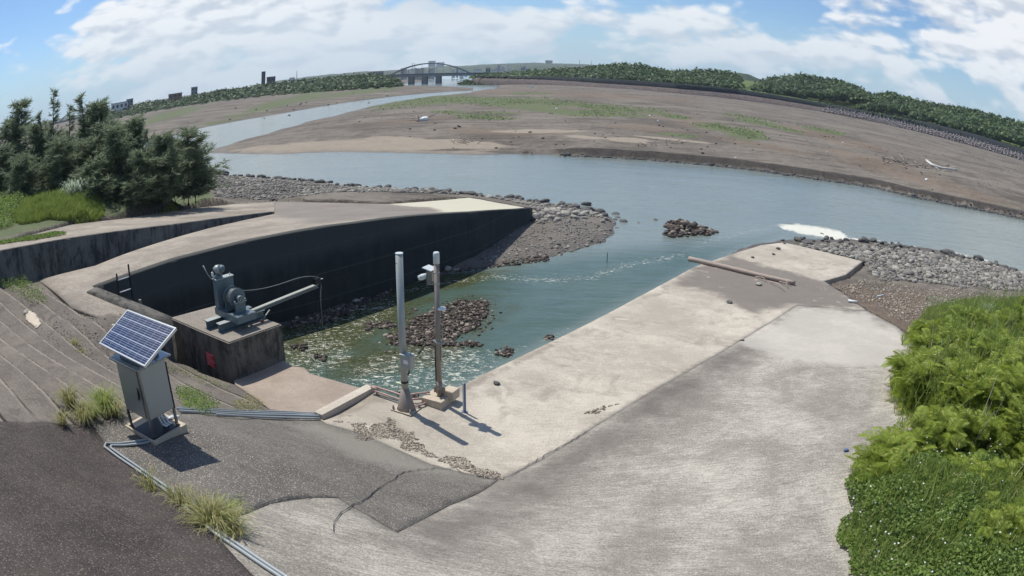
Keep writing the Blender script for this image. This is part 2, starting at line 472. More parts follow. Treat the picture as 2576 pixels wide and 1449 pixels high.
M = {}
M['mid'] = concrete('bright_worn_concrete', (.34, .30, .245), (.53, .475, .39), (.27, .235, .19), ang=R(-12), streak=.35, scale=.9, grit=.06, extra=ex_mid)
M['near'] = concrete('grey_streaked_concrete', (.168, .149, .126), (.50, .457, .39), (.215, .193, .166), ang=R(-28), streak=.55, scale=1.0, grit=.17, extra=ex_near, bumpd=.02, lines=.34)
M['grit'] = concrete('gritty_dark_concrete', (.075, .068, .060), (.175, .16, .138), None, ang=R(-25), streak=.35, scale=1.8, speck=.75, grit=.34, extra=ex_grit, bumpd=.015)
M['dark'] = concrete('rough_dark_slope', (.030, .025, .023), (.095, .080, .072), (.07, .064, .050), ang=R(3), streak=.6, scale=2.4, speck=.6, grit=.36, bumpd=.02)
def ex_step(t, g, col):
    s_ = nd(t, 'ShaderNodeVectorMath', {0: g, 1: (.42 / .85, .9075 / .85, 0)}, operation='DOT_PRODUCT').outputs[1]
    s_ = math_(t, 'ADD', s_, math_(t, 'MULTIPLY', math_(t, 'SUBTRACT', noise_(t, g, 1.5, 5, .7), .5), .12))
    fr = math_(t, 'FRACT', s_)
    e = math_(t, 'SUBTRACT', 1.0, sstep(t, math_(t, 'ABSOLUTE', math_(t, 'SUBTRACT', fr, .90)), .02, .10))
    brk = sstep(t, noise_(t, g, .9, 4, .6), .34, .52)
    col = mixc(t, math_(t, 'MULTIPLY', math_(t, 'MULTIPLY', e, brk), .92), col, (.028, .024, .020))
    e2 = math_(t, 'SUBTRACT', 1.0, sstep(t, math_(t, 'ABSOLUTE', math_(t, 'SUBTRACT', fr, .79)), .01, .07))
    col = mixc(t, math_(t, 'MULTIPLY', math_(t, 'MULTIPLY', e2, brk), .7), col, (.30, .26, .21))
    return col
M['steps'] = concrete('weathered_step_concrete', (.10, .088, .076), (.205, .178, .15), (.08, .07, .06), ang=-A_LEV, streak=.5, scale=1.4, speck=.25, grit=.22, bumpd=.018, extra=ex_step)
M['pink'] = concrete('warm_apron_concrete', (.27, .215, .17), (.40, .33, .265), (.33, .28, .225), ang=R(-26), streak=.3, scale=1.3, grit=.08)
M['deck'] = concrete('ramp_deck_concrete', (.195, .168, .138), (.40, .355, .29), (.23, .20, .165), ang=R(-32), streak=.4, scale=.8, grit=.09,
    extra=lambda t, g, c: mixc(t, math_(t, 'MULTIPLY', zone(t, g, 'palesilt', .35, .9, .7), .85), mixc(t, math_(t, 'MULTIPLY', zone(t, g, 'greysilt', .8, 1.2, .5), .6), c, (.175, .155, .145)), (.52, .50, .385)))
M['beam'] = concrete('pale_beam_concrete', (.42, .37, .30), (.56, .50, .41), None, grit=.06)
def ex_wall(t, g, col):
    z = nd(t, 'ShaderNodeSeparateXYZ', {0: g}).outputs[2]
    sv = mapping(t, g, scale=(1.6, 1.6, .16))
    s = noise_(t, sv, 1.6, 7, .7)
    col = mixc(t, math_(t, 'MULTIPLY', sstep(t, s, .40, .62), .6), col, (.024, .025, .024))
    jz = math_(t, 'ABSOLUTE', math_(t, 'SUBTRACT', math_(t, 'FRACT', math_(t, 'DIVIDE', math_(t, 'ADD', z, math_(t, 'MULTIPLY', noise_(t, g, 2.0, 4), .05)), 1.15)), .5))
    col = mixc(t, math_(t, 'MULTIPLY', math_(t, 'SUBTRACT', 1.0, sstep(t, jz, .0, .03)), .6), col, (.085, .09, .082))
    tide = sstep(t, math_(t, 'ADD', z, math_(t, 'MULTIPLY', noise_(t, g, .8, 5, .7), .8)), 2.5, 3.3)
    col = mixc(t, math_(t, 'MULTIPLY', tide, .7), col, (.070, .070, .062))
    lv = nd(t, 'ShaderNodeTexVoronoi', {'Vector': g, 'Scale': 9.0})
    sp = math_(t, 'MULTIPLY', math_(t, 'LESS_THAN', lv.outputs[0], .17), sstep(t, noise_(t, g, .5, 3), .47, .6))
    sp = math_(t, 'MULTIPLY', sp, sstep(t, z, 2.0, 1.0))
    return mixc(t, math_(t, 'MULTIPLY', sp, .7), col, (.16, .17, .16))
M['wall'] = concrete('algae_black_wall', (.024, .028, .028), (.045, .047, .043), None, scale=1.0, grit=.12, extra=ex_wall, rough=.85)
def ex_stain(t, g, col):
    sv = mapping(t, g, scale=(2.0, 2.0, .5))
    s = noise_(t, sv, 1.6, 9, .72)
    b2 = noise_(t, g, 1.1, 6, .65, .6)
    col = mixc(t, math_(t, 'MULTIPLY', sstep(t, math_(t, 'ADD', math_(t, 'MULTIPLY', s, .6), math_(t, 'MULTIPLY', b2, .4)), .45, .60), .88), col, (.034, .033, .030))
    return col
M['stained'] = concrete('stained_concrete', (.095, .09, .08), (.185, .172, .148), None, scale=1.2, grit=.1, extra=ex_stain)
M['blocktop'] = concrete('block_top_concrete', (.20, .175, .145), (.30, .27, .225), None, scale=3, speck=.3, grit=.22, bumpd=.015)

def simple(name, col, rough=.6, metal=0.0, var=.15, scale=8, spec=.35, bumps=0, rust=None, dirt=None):
    m, t, b, g = new_mat(name)
    n = noise_(t, g, scale, 5, .6)
    c = mixc(t, n, tuple(v * (1 - var) for v in col), tuple(min(1, v * (1 + var)) for v in col))
    if rust: c = mixc(t, math_(t, 'MULTIPLY', sstep(t, noise_(t, g, scale * .6, 6, .7), .52, .66), rust[1]), c, rust[0])
    setin(t, b, color=c, rough=rough, metal=metal, spec=spec)
    if bumps: setin(t, b, normal=bump(t, n, .5, bumps))
    return m
M['galv'] = simple('galvanised_pole_paint', (.34, .37, .35), .45, .25, .12, 5)
M['rustpole'] = simple('weathered_brown_pole', (.27, .235, .20), .55, .1, .18, 4, rust=((.24, .19, .14), .6))
M['winch'] = simple('grey_blue_machine_paint', (.13, .175, .19), .45, .1, .12, 6, rust=((.09, .11, .115), .5))
M['winchlight'] = simple('pale_machine_steel', (.33, .36, .34), .5, .3, .12, 6)
M['boom'] = simple('weathered_boom_steel', (.30, .31, .27), .6, .2, .15, 6, rust=((.2, .18, .13), .5))
M['cable'] = simple('old_wire_rope', (.20, .22, .20), .6, .2)
M['blackmetal'] = simple('black_metal', (.015, .018, .022), .45, .1)
M['stainless'] = simple('grey_cabinet_steel', (.36, .39, .39), .38, .55, .05, 3)
M['cabtrim'] = simple('cabinet_trim_steel', (.22, .24, .25), .22, .85, .05, 4)
M['white'] = simple('white_plastic', (.72, .74, .74), .4, 0, .05, 5)
M['pipe'] = simple('grey_conduit_plastic', (.34, .37, .37), .35, .15, .08, 8, rust=((.30, .32, .33), .5))
M['pinkpipe'] = simple('weathered_pink_pipe', (.36, .25, .22), .5, .1, .15, 8)
M['alu'] = simple('aluminium_frame', (.62, .63, .61), .35, .6, .05, 5)
M['blue'] = simple('blue_grey_paint', (.10, .14, .26), .5, 0, .1, 5)
M['palegrey'] = simple('pale_grey_paint', (.5, .55, .55), .5, 0, .1, 5)
M['antenna'] = simple('antenna_rod', (.5, .42, .36), .5)
M['plinthpale'] = concrete('cream_plinth_concrete', (.45, .38, .29), (.62, .54, .42), None, grit=.05)
M['driftwood'] = simple('sunbleached_driftwood', (.46, .41, .34), .85, 0, .3, 6, bumps=.02)
M['bone'] = simple('bone_white_wood', (.58, .57, .53), .8, 0, .2, 1.5)
M['log'] = simple('grey_pink_log', (.36, .29, .24), .85, 0, .25, 7, bumps=.02)
M['brick'] = simple('broken_red_brick', (.25, .12, .085), .9, 0, .3, 20, bumps=.01)
M['yellow'] = simple('pale_green_plastic', (.55, .66, .42), .5)
def rock_mat(name, a, b_, c=None):
    m, t, b, g = new_mat(name)
    n = noise_(t, g, 2.5, 5, .65); f = noise_(t, g, 14, 5, .7)
    ri = nd(t, 'ShaderNodeNewGeometry').outputs[8]
    f1 = math_(t, 'ADD', math_(t, 'MULTIPLY', ri, .6), math_(t, 'MULTIPLY', n, .4))
    col = mixc(t, sstep(t, f1, .2, .8), a, b_)
    if c: col = mixc(t, math_(t, 'GREATER_THAN', math_(t, 'FRACT', math_(t, 'MULTIPLY', ri, 17.3)), .84), col, c)
    col = mixc(t, .3, col, mixc(t, sstep(t, f, .4, .6), (0, 0, 0), tuple(v * 2 for v in b_)))
    setin(t, b, color=col, rough=.9, normal=bump(t, f, .6, .02), spec=.2)
    return m
M['cobble'] = rock_mat('grey_cobbles', (.10, .093, .085), (.26, .245, .215), (.36, .34, .29))
M['boulder'] = rock_mat('dark_boulders', (.05, .05, .052), (.12, .118, .11))
M['pebble'] = rock_mat('brown_pebbles', (.14, .115, .09), (.33, .28, .225), (.48, .43, .36))
M['oyster'] = rock_mat('oyster_rubble', (.030, .026, .024), (.125, .102, .086), (.36, .31, .25))
M['tetra'] = rock_mat('weathered_tetrapod_concrete', (.16, .15, .15), (.30, .28, .28))

def leaf_mat(name, a, b_, c=None, rough=.6, trans=.25, big=.3):
    m, t, b, g = new_mat(name)
    ri = nd(t, 'ShaderNodeNewGeometry').outputs[8]
    n = noise_(t, g, big, 4, .6)
    f1 = math_(t, 'ADD', math_(t, 'MULTIPLY', ri, .5), math_(t, 'MULTIPLY', sstep(t, n, .35, .65), .5))
    col = mixc(t, f1, a, b_)
    if c: col = mixc(t, math_(t, 'GREATER_THAN', math_(t, 'FRACT', math_(t, 'MULTIPLY', ri, 23.7)), .86), col, c)
    setin(t, b, color=col, rough=rough, spec=.25)
    if trans:
        tr = nd(t, 'ShaderNodeBsdfTranslucent', {0: mixc(t, .5, col, tuple(min(1, v * 1.7) for v in b_))})
        mx = nd(t, 'ShaderNodeMixShader', {0: trans, 1: b.outputs[0], 2: tr.outputs[0]})
        o = [n_ for n_ in t.nodes if n_.type == 'OUTPUT_MATERIAL'][0]
        t.links.new(mx.outputs[0], o.inputs[0])
    return m
M['casu'] = leaf_mat('casuarina_needles', (.080, .115, .066), (.215, .262, .155), (.38, .39, .28), big=1.3, trans=.35)
M['feather'] = leaf_mat('feathery_leaves', (.075, .115, .013), (.27, .345, .042), (.40, .42, .11), big=1.4, trans=.35)
M['creeper'] = leaf_mat('creeper_leaves', (.045, .085, .02), (.21, .30, .065), (.25, .31, .10), big=1.2, trans=.35)
M['grass'] = leaf_mat('green_grass_blades', (.11, .17, .03), (.27, .34, .08), (.38, .36, .15), big=.8, trans=.35)
M['drygrass'] = leaf_mat('yellowing_grass_blades', (.17, .18, .06), (.33, .32, .13), (.42, .36, .2), big=.8, trans=.3)
M['marsh'] = leaf_mat('marsh_grass_blades', (.075, .11, .038), (.145, .185, .068), (.20, .22, .10), big=.06, trans=.15)
M['silver'] = leaf_mat('silver_grass_blades', (.20, .27, .18), (.42, .50, .38), None, big=.5)
M['wood'] = leaf_mat('far_woodland_leaves', (.030, .058, .020), (.095, .155, .045), (.15, .22, .075), big=.05, trans=.15)
M['woodL'] = leaf_mat('far_riverside_leaves', (.045, .08, .035), (.115, .165, .06), (.15, .19, .08), big=.05, trans=.15)
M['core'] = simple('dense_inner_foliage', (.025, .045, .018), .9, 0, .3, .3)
M['bark'] = simple('grey_brown_bark', (.10, .08, .065), .9, 0, .3, 6)
M['stem'] = simple('green_brown_stems', (.10, .11, .05), .8, 0, .3, 6)
M['flower'] = simple('white_petals', (.75, .75, .70), .6, 0, .05)

# ------------------------------------------------------------------ ground: river bed, bars, banks as one sheet to the horizon
def PZ(l, z=0.0): return np.array([P(x, y, z)[:2] for x, y in l])
land_near = np.r_[np.array([(-700, 60), (-160, 118), (-80, 92)]), PZ([(530, 437), (640, 446), (760, 456), (900, 470), (1050, 481), (1200, 491), (1330, 503), (1450, 519), (1520, 533), (1550, 556),
            (1545, 585), (1500, 618), (1430, 636), (1380, 647), (1300, 660), (1240, 675), (1150, 682), (1060, 705), (980, 727), (900, 750), (840, 772), (760, 800), (715, 820)]),
            np.array([(-8.6, 20), (-6, 18.4), (-4, 17), (-2, 16.6), (.6, 18.2), (10.2, 33.4)]), PZ([(1838, 634), (1900, 612), (1990, 600), (2130, 600), (2200, 606), (2320, 622), (2440, 645), (2520, 665), (2576, 683)]),
            np.array([(80, 24), (300, -60), (0, -300), (-700, -100)])]
bar = np.r_[PZ([(522, 384), (600, 386), (700, 388), (850, 383), (1000, 386), (1200, 389), (1400, 391), (1500, 396), (1650, 405), (1860, 424), (2080, 455), (2200, 472), (2300, 497), (2420, 520), (2576, 552)]),
            np.array([(140, 38), (900, 0), (2500, 600), (1500, 5000), (-20, 5000)]), np.array([(-12, 560)]), PZ([(1250, 221), (1165, 235), (1080, 243), (950, 263), (850, 288), (740, 316), (650, 342), (600, 356), (545, 374)])]
leftbank = np.r_[np.array([(-400, 60)]), PZ([(380, 352), (480, 328), (560, 312), (700, 288), (850, 262), (1000, 242), (1120, 232), (1192, 228), (1190, 221), (1120, 217), (1015, 215), (1008, 212)]),
            np.array([(-110, 900), (-700, 5000), (-5000, 5000), (-5000, 60)])]
ctrlA = [(600, 500, 1.9), (800, 490, 1.3), (1190, 495, .75), (1300, 512, .6), (700, 470, .6), (1400, 560, .55), (1250, 640, .35), (1480, 600, .4), (1450, 540, .4), (1335, 575, .5),
         (2150, 700, .5), (2185, 665, .4), (2300, 660, .45), (2576, 740, .75), (2250, 780, .95), (2400, 720, .65), (1973, 612, .15), (2060, 625, .25), (560, 470, .8), (520, 500, 2.2), (450, 500, 3.1), (300, 515, 3.9), (120, 530, 4.6),
         (300, 490, 3.6), (0, 500, 4.6), (-60, 620, 5.3), (2291, 852, 1.45), (2180, 781, 1.0), (2127, 692, .48), (2576, 850, 1.4), (2450, 800, 1.1)]
TA = TPS([P(*q) for q in ctrlA])
def fbm2(xy, s, seed=0.0, oct=4):
    # cheap value-noise sum (vectorised)
    out = np.zeros(len(xy)); amp = 1.0; tot = 0
    for o in range(oct):
        q = xy * s * 2 ** o + seed * 13.7 + o * 5.3
        i = np.floor(q).astype(np.int64); f = q - i; f = f * f * (3 - 2 * f)
        def hsh(a, b): 
            h = (a * 374761393 + b * 668265263 + int(seed * 997) * 69069) & 0xffffffff
            h = ((h ^ (h >> 13)) * 1274126177) & 0xffffffff
            return ((h ^ (h >> 16)) & 0xffff) / 65535.
        v = (hsh(i[:, 0], i[:, 1]) * (1 - f[:, 0]) + hsh(i[:, 0] + 1, i[:, 1]) * f[:, 0]) * (1 - f[:, 1]) + (hsh(i[:, 0], i[:, 1] + 1) * (1 - f[:, 0]) + hsh(i[:, 0] + 1, i[:, 1] + 1) * f[:, 0]) * f[:, 1]
        out += v * amp; tot += amp; amp *= .5
    return out / tot
joint = [(1280, 1197), (1480, 1085), (1640, 985), (1875, 850), (2007, 768)]
mid_px = [(805, 1056), (945, 984), (1000, 1008), (1075, 1006), (1170, 965), (1400, 853), (1600, 750), (1745, 672), (1838, 640), (1915, 617), (1973, 610), (2171, 657), (2127, 692), (2073, 707), (2121, 737), (2147, 757), (2180, 781),
          (2007, 768), (1875, 850), (1640, 985), (1480, 1085), (1280, 1197), (1255, 1206), (1160, 1188), (1080, 1166), (980, 1122), (900, 1088), (820, 1066)]
near_px = joint + [(2180, 781), (2258, 822), (2291, 852), (2330, 920), (2400, 1000), (2400, 1300), (2420, 1520), (1288, 1520), (700, 1540), (655, 1465), (620, 1430), (545, 1350), (500, 1300), (520, 1270), (560, 1272), (600, 1300), (680, 1268), (780, 1252), (850, 1252), (930, 1300), (1000, 1340), (1250, 1207)][:]
near_px = joint + near_px[5:-1] + [(1130, 1272), (1255, 1206)]
grit_px = [(230, 1068), (345, 1035), (450, 1042), (560, 1035), (680, 1031), (805, 1056), (820, 1066), (900, 1088), (980, 1122), (1080, 1166), (1160, 1188), (1255, 1206), (1130, 1272), (1000, 1340), (930, 1300), (850, 1252), (780, 1252), (680, 1268), (600, 1300), (560, 1272), (520, 1270), (500, 1300), (420, 1230), (330, 1170), (270, 1122)]
dark_px = [(-90, 1058), (0, 1060), (120, 1062), (230, 1068), (270, 1122), (330, 1170), (420, 1230), (500, 1300), (545, 1350), (620, 1430), (655, 1465), (700, 1540), (300, 1600), (-90, 1600)]
step_px = [(-90, 680), (0, 690), (95, 705), (180, 775), (250, 800), (330, 800), (400, 868), (440, 905), (500, 935), (592, 968), (640, 1000), (680, 1031), (560, 1035), (450, 1042), (345, 1035), (230, 1068), (120, 1062), (0, 1060), (-90, 1058)]
pink_px = [(592, 968), (585, 945), (640, 925), (700, 900), (735, 922), (765, 925), (780, 940), (840, 957), (935, 984), (950, 984), (805, 1056), (680, 1031), (640, 1000)]
XY = lambda l: np.array([hit(*q)[:2] for q in l])
xm, xn, xg, xd, xs, xp = XY(mid_px), XY(near_px), XY(grit_px), XY(dark_px), XY(step_px), XY(pink_px)
silt = XY([(1745, 672), (1838, 640), (1900, 660), (2010, 690), (2100, 720), (2180, 781), (2007, 768), (1900, 790), (1800, 740), (1690, 720)])
rim = XY([(945, 984), (1000, 1008), (1075, 1006), (1170, 965), (1400, 853), (1410, 862), (1180, 980), (1075, 1030), (940, 1010), (860, 1050), (805, 1056)])
pale2 = XY([(1860, 860), (2007, 770), (2180, 790), (2290, 860), (2280, 930), (1950, 900)])
darkb = XY([(1000, 1340), (1280, 1200), (1480, 1087), (1640, 987), (1875, 852), (1930, 880), (1700, 1010), (1500, 1160), (1300, 1260), (1100, 1400)])
paleb = XY([(820, 1066), (980, 1122), (1080, 1166), (1255, 1206), (1240, 1215), (1050, 1185), (900, 1150), (800, 1100), (700, 1062)])
bank_px = [(2291, 852), (2345, 805), (2430, 765), (2560, 745), (2700, 745), (2900, 1600), (2420, 1520), (2400, 1300), (2400, 1000), (2330, 920)]
xb = XY(bank_px)
CREST_PX = [(1338, 524), (1190, 535), (1000, 549), (800, 576), (620, 610), (443, 655), (240, 725)]
deckpoly_px = [(95, 705), (240, 668), (690, 538), (690, 507), (975, 513), (1190, 497), *CREST_PX, (430, 800), (330, 800), (250, 800), (180, 775)]
TD = TPS([P(*q) for q in [(240, 725, 3.75), (443, 655, 3.75), (620, 610, 3.72), (746, 586, 3.68), (830, 572, 3.62), (892, 564, 3.5), (996, 550, 3.33), (1118, 540, 2.95), (1200, 534, 2.55), (1270, 529, 1.95), (1338, 524, 1.28),
          (1190, 497, .95), (975, 513, 1.25), (1080, 505, 1.05), (690, 507, 1.5), (690, 538, 2.1), (560, 570, 2.9), (440, 610, 3.45), (240, 668, 3.7), (95, 705, 3.75), (180, 775, 3.6), (250, 800, 3.4), (330, 800, 3.35), (430, 800, 3.2), (850, 530, 1.9), (1000, 530, 2.1), (700, 570, 3.2)]])
def zdeck(q): return TD(np.atleast_2d(q)[:, :2])
def zstrip(q): q = np.atleast_2d(q)[:, :2]; return 5.15 - .156 * ((q - np.array([-19., 19.8])) @ np.array([.27, .963]))
def H(xy):
    xy = np.atleast_2d(xy)[:, :2]; z = np.full(len(xy), -.6)
    sA = sdf_poly(xy, land_near); sB = sdf_poly(xy, bar); sC = sdf_poly(xy, leftbank)
    r = np.hypot(xy[:, 0], xy[:, 1])
    n1 = fbm2(xy, .12, 1); n2 = fbm2(xy, 1.1, 2)
    zA = np.clip(TA(xy), .1, 5.2); zA = np.where(r > 75, np.minimum(zA, 3.4), zA)
    sA2 = sA + (n2 - .5) * .8
    a = np.where(sA2 < 0, np.maximum(-.6, sA2 * .4), zA * (1 - np.exp(-np.maximum(sA2, 0) / 1.6)) + (n2 - .5) * .12 * np.clip(sA2, 0, 1))
    # near concrete covers its own ground: keep this sheet below it
    sN = np.max([sdf_poly(xy, q) for q in (xm, xn, xg, xs, xp, xb)], 0)
    tn = TN(xy[np.where(sN > -1)]) if (sN > -1).any() else np.zeros(0)
    full = np.full(len(xy), 9.); full[sN > -1] = tn
    a = np.where(sN > -.3, np.minimum(a, full - .45), a)
    sBk = sdf_poly(xy, BLK_XY); a = np.where(sBk > -.5, np.minimum(a, .3), a)
    sD = sdf_poly(xy, DECK_XY); a = np.where(sD > -.3, np.minimum(a, zdeck(xy) - .12 - 2.6 * np.clip(sD + .3, 0, 1)), a)
    sS = sdf_poly(xy, STRIP_XY); a = np.where(sS > -.3, np.minimum(a, np.minimum(zstrip(xy) - .1, np.where(sS > -.1, zdeck(xy), 9) - .2) - .4 * np.clip(sS + .3, 0, 1)), a)
    a = np.where((sD > -2.2) & (sS > -2.2), np.minimum(a, zdeck(xy) - .35), a)
    # foot of the channel wall: rubble and silt only
    e0 = np.array([-16.3, 21.0]); e1 = np.array([1.2, 43.4]); ee = (e1 - e0) / np.linalg.norm(e1 - e0)
    al = (xy - e0) @ ee; chn = sdf_poly(xy, CHAN_XY) > -.35
    a = np.where(chn, np.minimum(a, np.clip(.12 + (al - 8) * .024, .12, .5) * (1 - np.exp(-np.maximum(sA2, 0) / 1.0)) + (n2 - .5) * .14 + np.where(sA2 < 0, sA2 * .4, 0)), a)
    az = np.degrees(np.arctan2(xy[:, 0], xy[:, 1]))
    cut = np.clip((az - 0.) / 6, 0, 1)                                  # undercut mud bank on the right part
    sB2 = sB + (n1 - .5) * 3 * np.clip(r / 150, .2, 2) + (n2 - .5) * .8
    bb = 1.25 * (1 - np.exp(-np.maximum(sB2, 0) / 14)) + .5 * np.clip(sB / 250, 0, 1)
    rag = sB2 - 1.0 - (fbm2(xy, .5, 5) - .5) * 1.6
    bb = bb * (1 - .55 * cut * np.exp(-np.maximum(sB2, 0) / 6)) + cut * (.62 * np.clip(rag / .35, 0, 1)) * np.exp(-np.maximum(sB2 - 2, 0) / 60) + cut * .12 * np.clip(sB2, 0, 1)
    bb = bb + (fbm2(xy, .05, 3) - .5) * .35 * np.clip(sB / 20, 0, 1) + (n2 - .5) * .10 * np.clip(sB / 2, 0, 1)
    bb = np.where(sB2 < 0, np.maximum(-.6, sB2 * .3), bb)
    cc = 1.3 * (1 - np.exp(-np.maximum(sC, 0) / 30)) + .5 * np.clip(sC / 90, 0, 1) + (n2 - .5) * .1
    cc = np.where(sC < 0, np.maximum(-.6, sC * .2), cc)
    z = np.maximum(np.maximum(a, bb), cc)
    return z
DECK_XY = None; STRIP_XY = None
def Pdeck(x, y): return hit(x, y, TD, 5.2, 9.6)[:2]
def Pstrip(x, y):
    v = ray(x, y); v = v / (-v[2]); h = 5.6
    for _ in range(60): h = .7 * h + .3 * (CAM_H - float(zstrip(v[:2] * h)[0]))
    return v[:2] * h
DECK_XY = np.array([Pdeck(*q) for q in deckpoly_px])
BLK_XY = np.array([P(x, y, 3.0)[:2] for x, y in [(575, 862), (708, 815), (565, 762), (430, 800)]])
CHAN_XY = np.array([Pdeck(*q) for q in CREST_PX] + [Pdeck(430, 800), (-6, 18.3), (0, 18.6), (9.5, 33.5), (8, 44), (3, 44)])
strip_px = [(-60, 646), (0, 632), (175, 600), (440, 565), (690, 533), (690, 507), (600, 512), (480, 525), (310, 550), (180, 565), (80, 590), (0, 612), (-60, 628)]
STRIP_XY = np.array([Pstrip(*q) for q in strip_px])

TA = TPS([P(*q) for q in ctrlA] + [np.array([*p, float(zstrip(p)[0]) + .12]) for p in STRIP_XY[5:13]] + [np.array([*p, float(zdeck(p)[0]) + .02]) for p in DECK_XY[3:6]])
def polar(az0, az1, daz, r0, r1, dr):
    na = int((az1 - az0) / daz) + 1; az = np.radians(np.linspace(az0, az1, na))
    nr = int(math.log(r1 / r0) / dr) + 1; r = r0 * np.exp(np.linspace(0, math.log(r1 / r0), nr))
    A, Rr = np.meshgrid(az, r); xy = np.stack([np.sin(A).ravel() * Rr.ravel(), np.cos(A).ravel() * Rr.ravel()], 1)
    i = np.arange(nr - 1)[:, None] * na + np.arange(na - 1)[None]; i = i.ravel()
    F = np.stack([i, i + 1, i + na + 1, i + na], 1)[:, ::-1]
    return xy, F
def ell(px, cx, cy, rx, ry, rot=0.0, nz=None):
    c, s = math.cos(R(rot)), math.sin(R(rot)); dx, dy = px[:, 0] - cx, px[:, 1] - cy
    u, v = (c * dx + s * dy) / rx, (-s * dx + c * dy) / ry
    return 1 - np.sqrt(u * u + v * v)
GRASS_PX = [(1100, 256, 150, 9, -3), (1230, 250, 260, 9, 1), (1480, 268, 220, 8, 4), (1150, 248, 190, 9, 2), (1400, 280, 150, 11, 6), (1290, 262, 200, 7, 3), (1205, 292, 60, 7, 0), (1140, 283, 55, 5, 3), (1265, 283, 70, 4, 2), (1530, 277, 70, 8, 6), (1560, 290, 90, 5, 4), (1700, 296, 40, 5, 8),
            (1900, 305, 80, 10, 12), (1850, 328, 75, 10, 9), (1880, 345, 60, 8, 8), (1800, 320, 60, 6, 5), (1950, 318, 90, 5, 14), (2090, 333, 45, 5, 12), (1450, 262, 90, 4, 5), (1340, 235, 60, 3, 0), (1700, 340, 60, 5, 5), (1250, 296, 60, 4, 0), (1000, 262, 70, 6, -8), (2050, 325, 50, 4, 12)]
def ground_attrs(V):
    px = proj(V); xy = V[:, :2]
    n = fbm2(xy, .09, 7) ; n3 = fbm2(xy * np.array([1, 1]), .5, 8)
    g = np.full(len(V), -9.)
    for e in GRASS_PX: g = np.maximum(g, ell(px, *e))
    gr = g + (n - .5) * 1.6 + (n3 - .5) * .8
    s = np.full(len(V), -9.)
    for e in [(900, 370, 330, 17, -1.5), (1130, 362, 200, 13, 3), (1590, 352, 60, 8, 4), (760, 372, 180, 9, -2), (1470, 345, 50, 4, 4), (1350, 330, 120, 5, 0), (1010, 385, 260, 6, 0), (1700, 352, 120, 3, 6)]: s = np.maximum(s, ell(px, *e))
    sa = s + (n - .5) * .9 + (n3 - .5) * .5
    q = np.full(len(V), -9.)
    for e in [(1500, 240, 300, 8, 3), (1250, 232, 120, 6, 0), (1750, 310, 160, 12, 8), (1480, 270, 160, 6, 3), (2100, 350, 200, 14, 14), (2250, 430, 260, 22, 16), (2450, 490, 140, 16, 16), (1200, 330, 200, 12, 2), (1050, 300, 120, 10, -5), (1600, 320, 120, 10, 5), (1930, 370, 140, 10, 10)]: q = np.maximum(q, ell(px, *e))
    rd = q + (n - .5) * 1.6
    # banks of green along the far left treeline and by the near trees
    gl = sdf_poly(xy, leftbank) * 0 - 9
    l = np.full(len(V), -9.)
    for e in [(700, 262, 230, 14, -15), (430, 290, 140, 14, -15), (900, 232, 160, 9, -7), (300, 320, 90, 12, -14)]: l = np.maximum(l, ell(px, *e))
    gr = np.maximum(gr, l + (n - .5) * 1.2 - .1)
    vv = sdf_poly(px, np.array([(-300, 200), (440, 440), (530, 470), (545, 500), (480, 525), (310, 548), (180, 563), (0, 608), (-300, 680)]))
    gr = np.where(np.hypot(xy[:, 0], xy[:, 1]) < 90, np.maximum(np.where(np.hypot(xy[:, 0], xy[:, 1]) < 60, -9, gr), vv / 30.), gr)
    v2 = sdf_poly(px, np.array([(2330, 740), (2700, 740), (2700, 1700), (2120, 1700), (2130, 1150), (2200, 1000), (2290, 850)]))
    gr = np.where((px[:, 0] > 2000) & (px[:, 1] > 640), v2 / 30., gr)
    rr = sdf_poly(px, np.array([(2080, 712), (2130, 716), (2250, 735), (2345, 735), (2340, 850), (2290, 870), (2230, 820), (2140, 758)]))
    rd = np.where((px[:, 0] > 1950) & (px[:, 1] > 600), rr / 22. + .3, rd)
    m_ = sdf_poly(px, np.array([(1335, 560), (1500, 520), (1570, 560), (1560, 600), (1400, 660), (1100, 700), (650, 850), (650, 780)]))
    mud = m_ / 10.
    return dict(green=np.clip(gr, -2, 2), sand=np.clip(sa, -2, 2), red=np.clip(rd, -2, 2), wetmud=np.clip(mud, -2, 2), bank=np.clip(1 - np.abs(sdf_poly(xy, bar) - 1.6) / 1.5, -2, 1) * np.clip((np.degrees(np.arctan2(xy[:, 0], xy[:, 1])) - 1) / 5, 0, 1))
xy, F = polar(-66, 66, .17, 14, 9000, .0085)
zz = H(xy)
rr_ = np.hypot(xy[:, 0], xy[:, 1])
V = np.c_[xy, zz]
keep = (zz[F].max(1) > -.55)
ga = ground_attrs(V)
m, t, b, g = new_mat('river_mud_ground')
n1 = noise_(t, g, .06, 6, .65, .5); n2 = noise_(t, g, .7, 6, .7, .5); n3 = noise_(t, g, 9, 4, .7)
sv = mapping(t, g, rot=(0, 0, R(8)), scale=(.25, 1.6, 1)); n4 = noise_(t, sv, .22, 7, .7, .6)
f = sstep(t, math_(t, 'ADD', math_(t, 'MULTIPLY', n1, .4), math_(t, 'ADD', math_(t, 'MULTIPLY', n2, .25), math_(t, 'MULTIPLY', n4, .4))), .44, .60)
col = mixc(t, f, (.078, .066, .053), (.205, .18, .145))
col = mixc(t, math_(t, 'MULTIPLY', sstep(t, n4, .54, .62), .6), col, (.075, .062, .052))
n5 = noise_(t, mapping(t, g, rot=(0, 0, R(-6)), scale=(.5, 1.4, 1)), .45, 8, .72, .9); n6 = noise_(t, g, 2.2, 6, .75, .4)
col = mixc(t, math_(t, 'MULTIPLY', sstep(t, n5, .55, .66), .55), col, (.070, .060, .050))
col = mixc(t, math_(t, 'MULTIPLY', sstep(t, n5, .44, .34), .45), col, (.25, .225, .185))
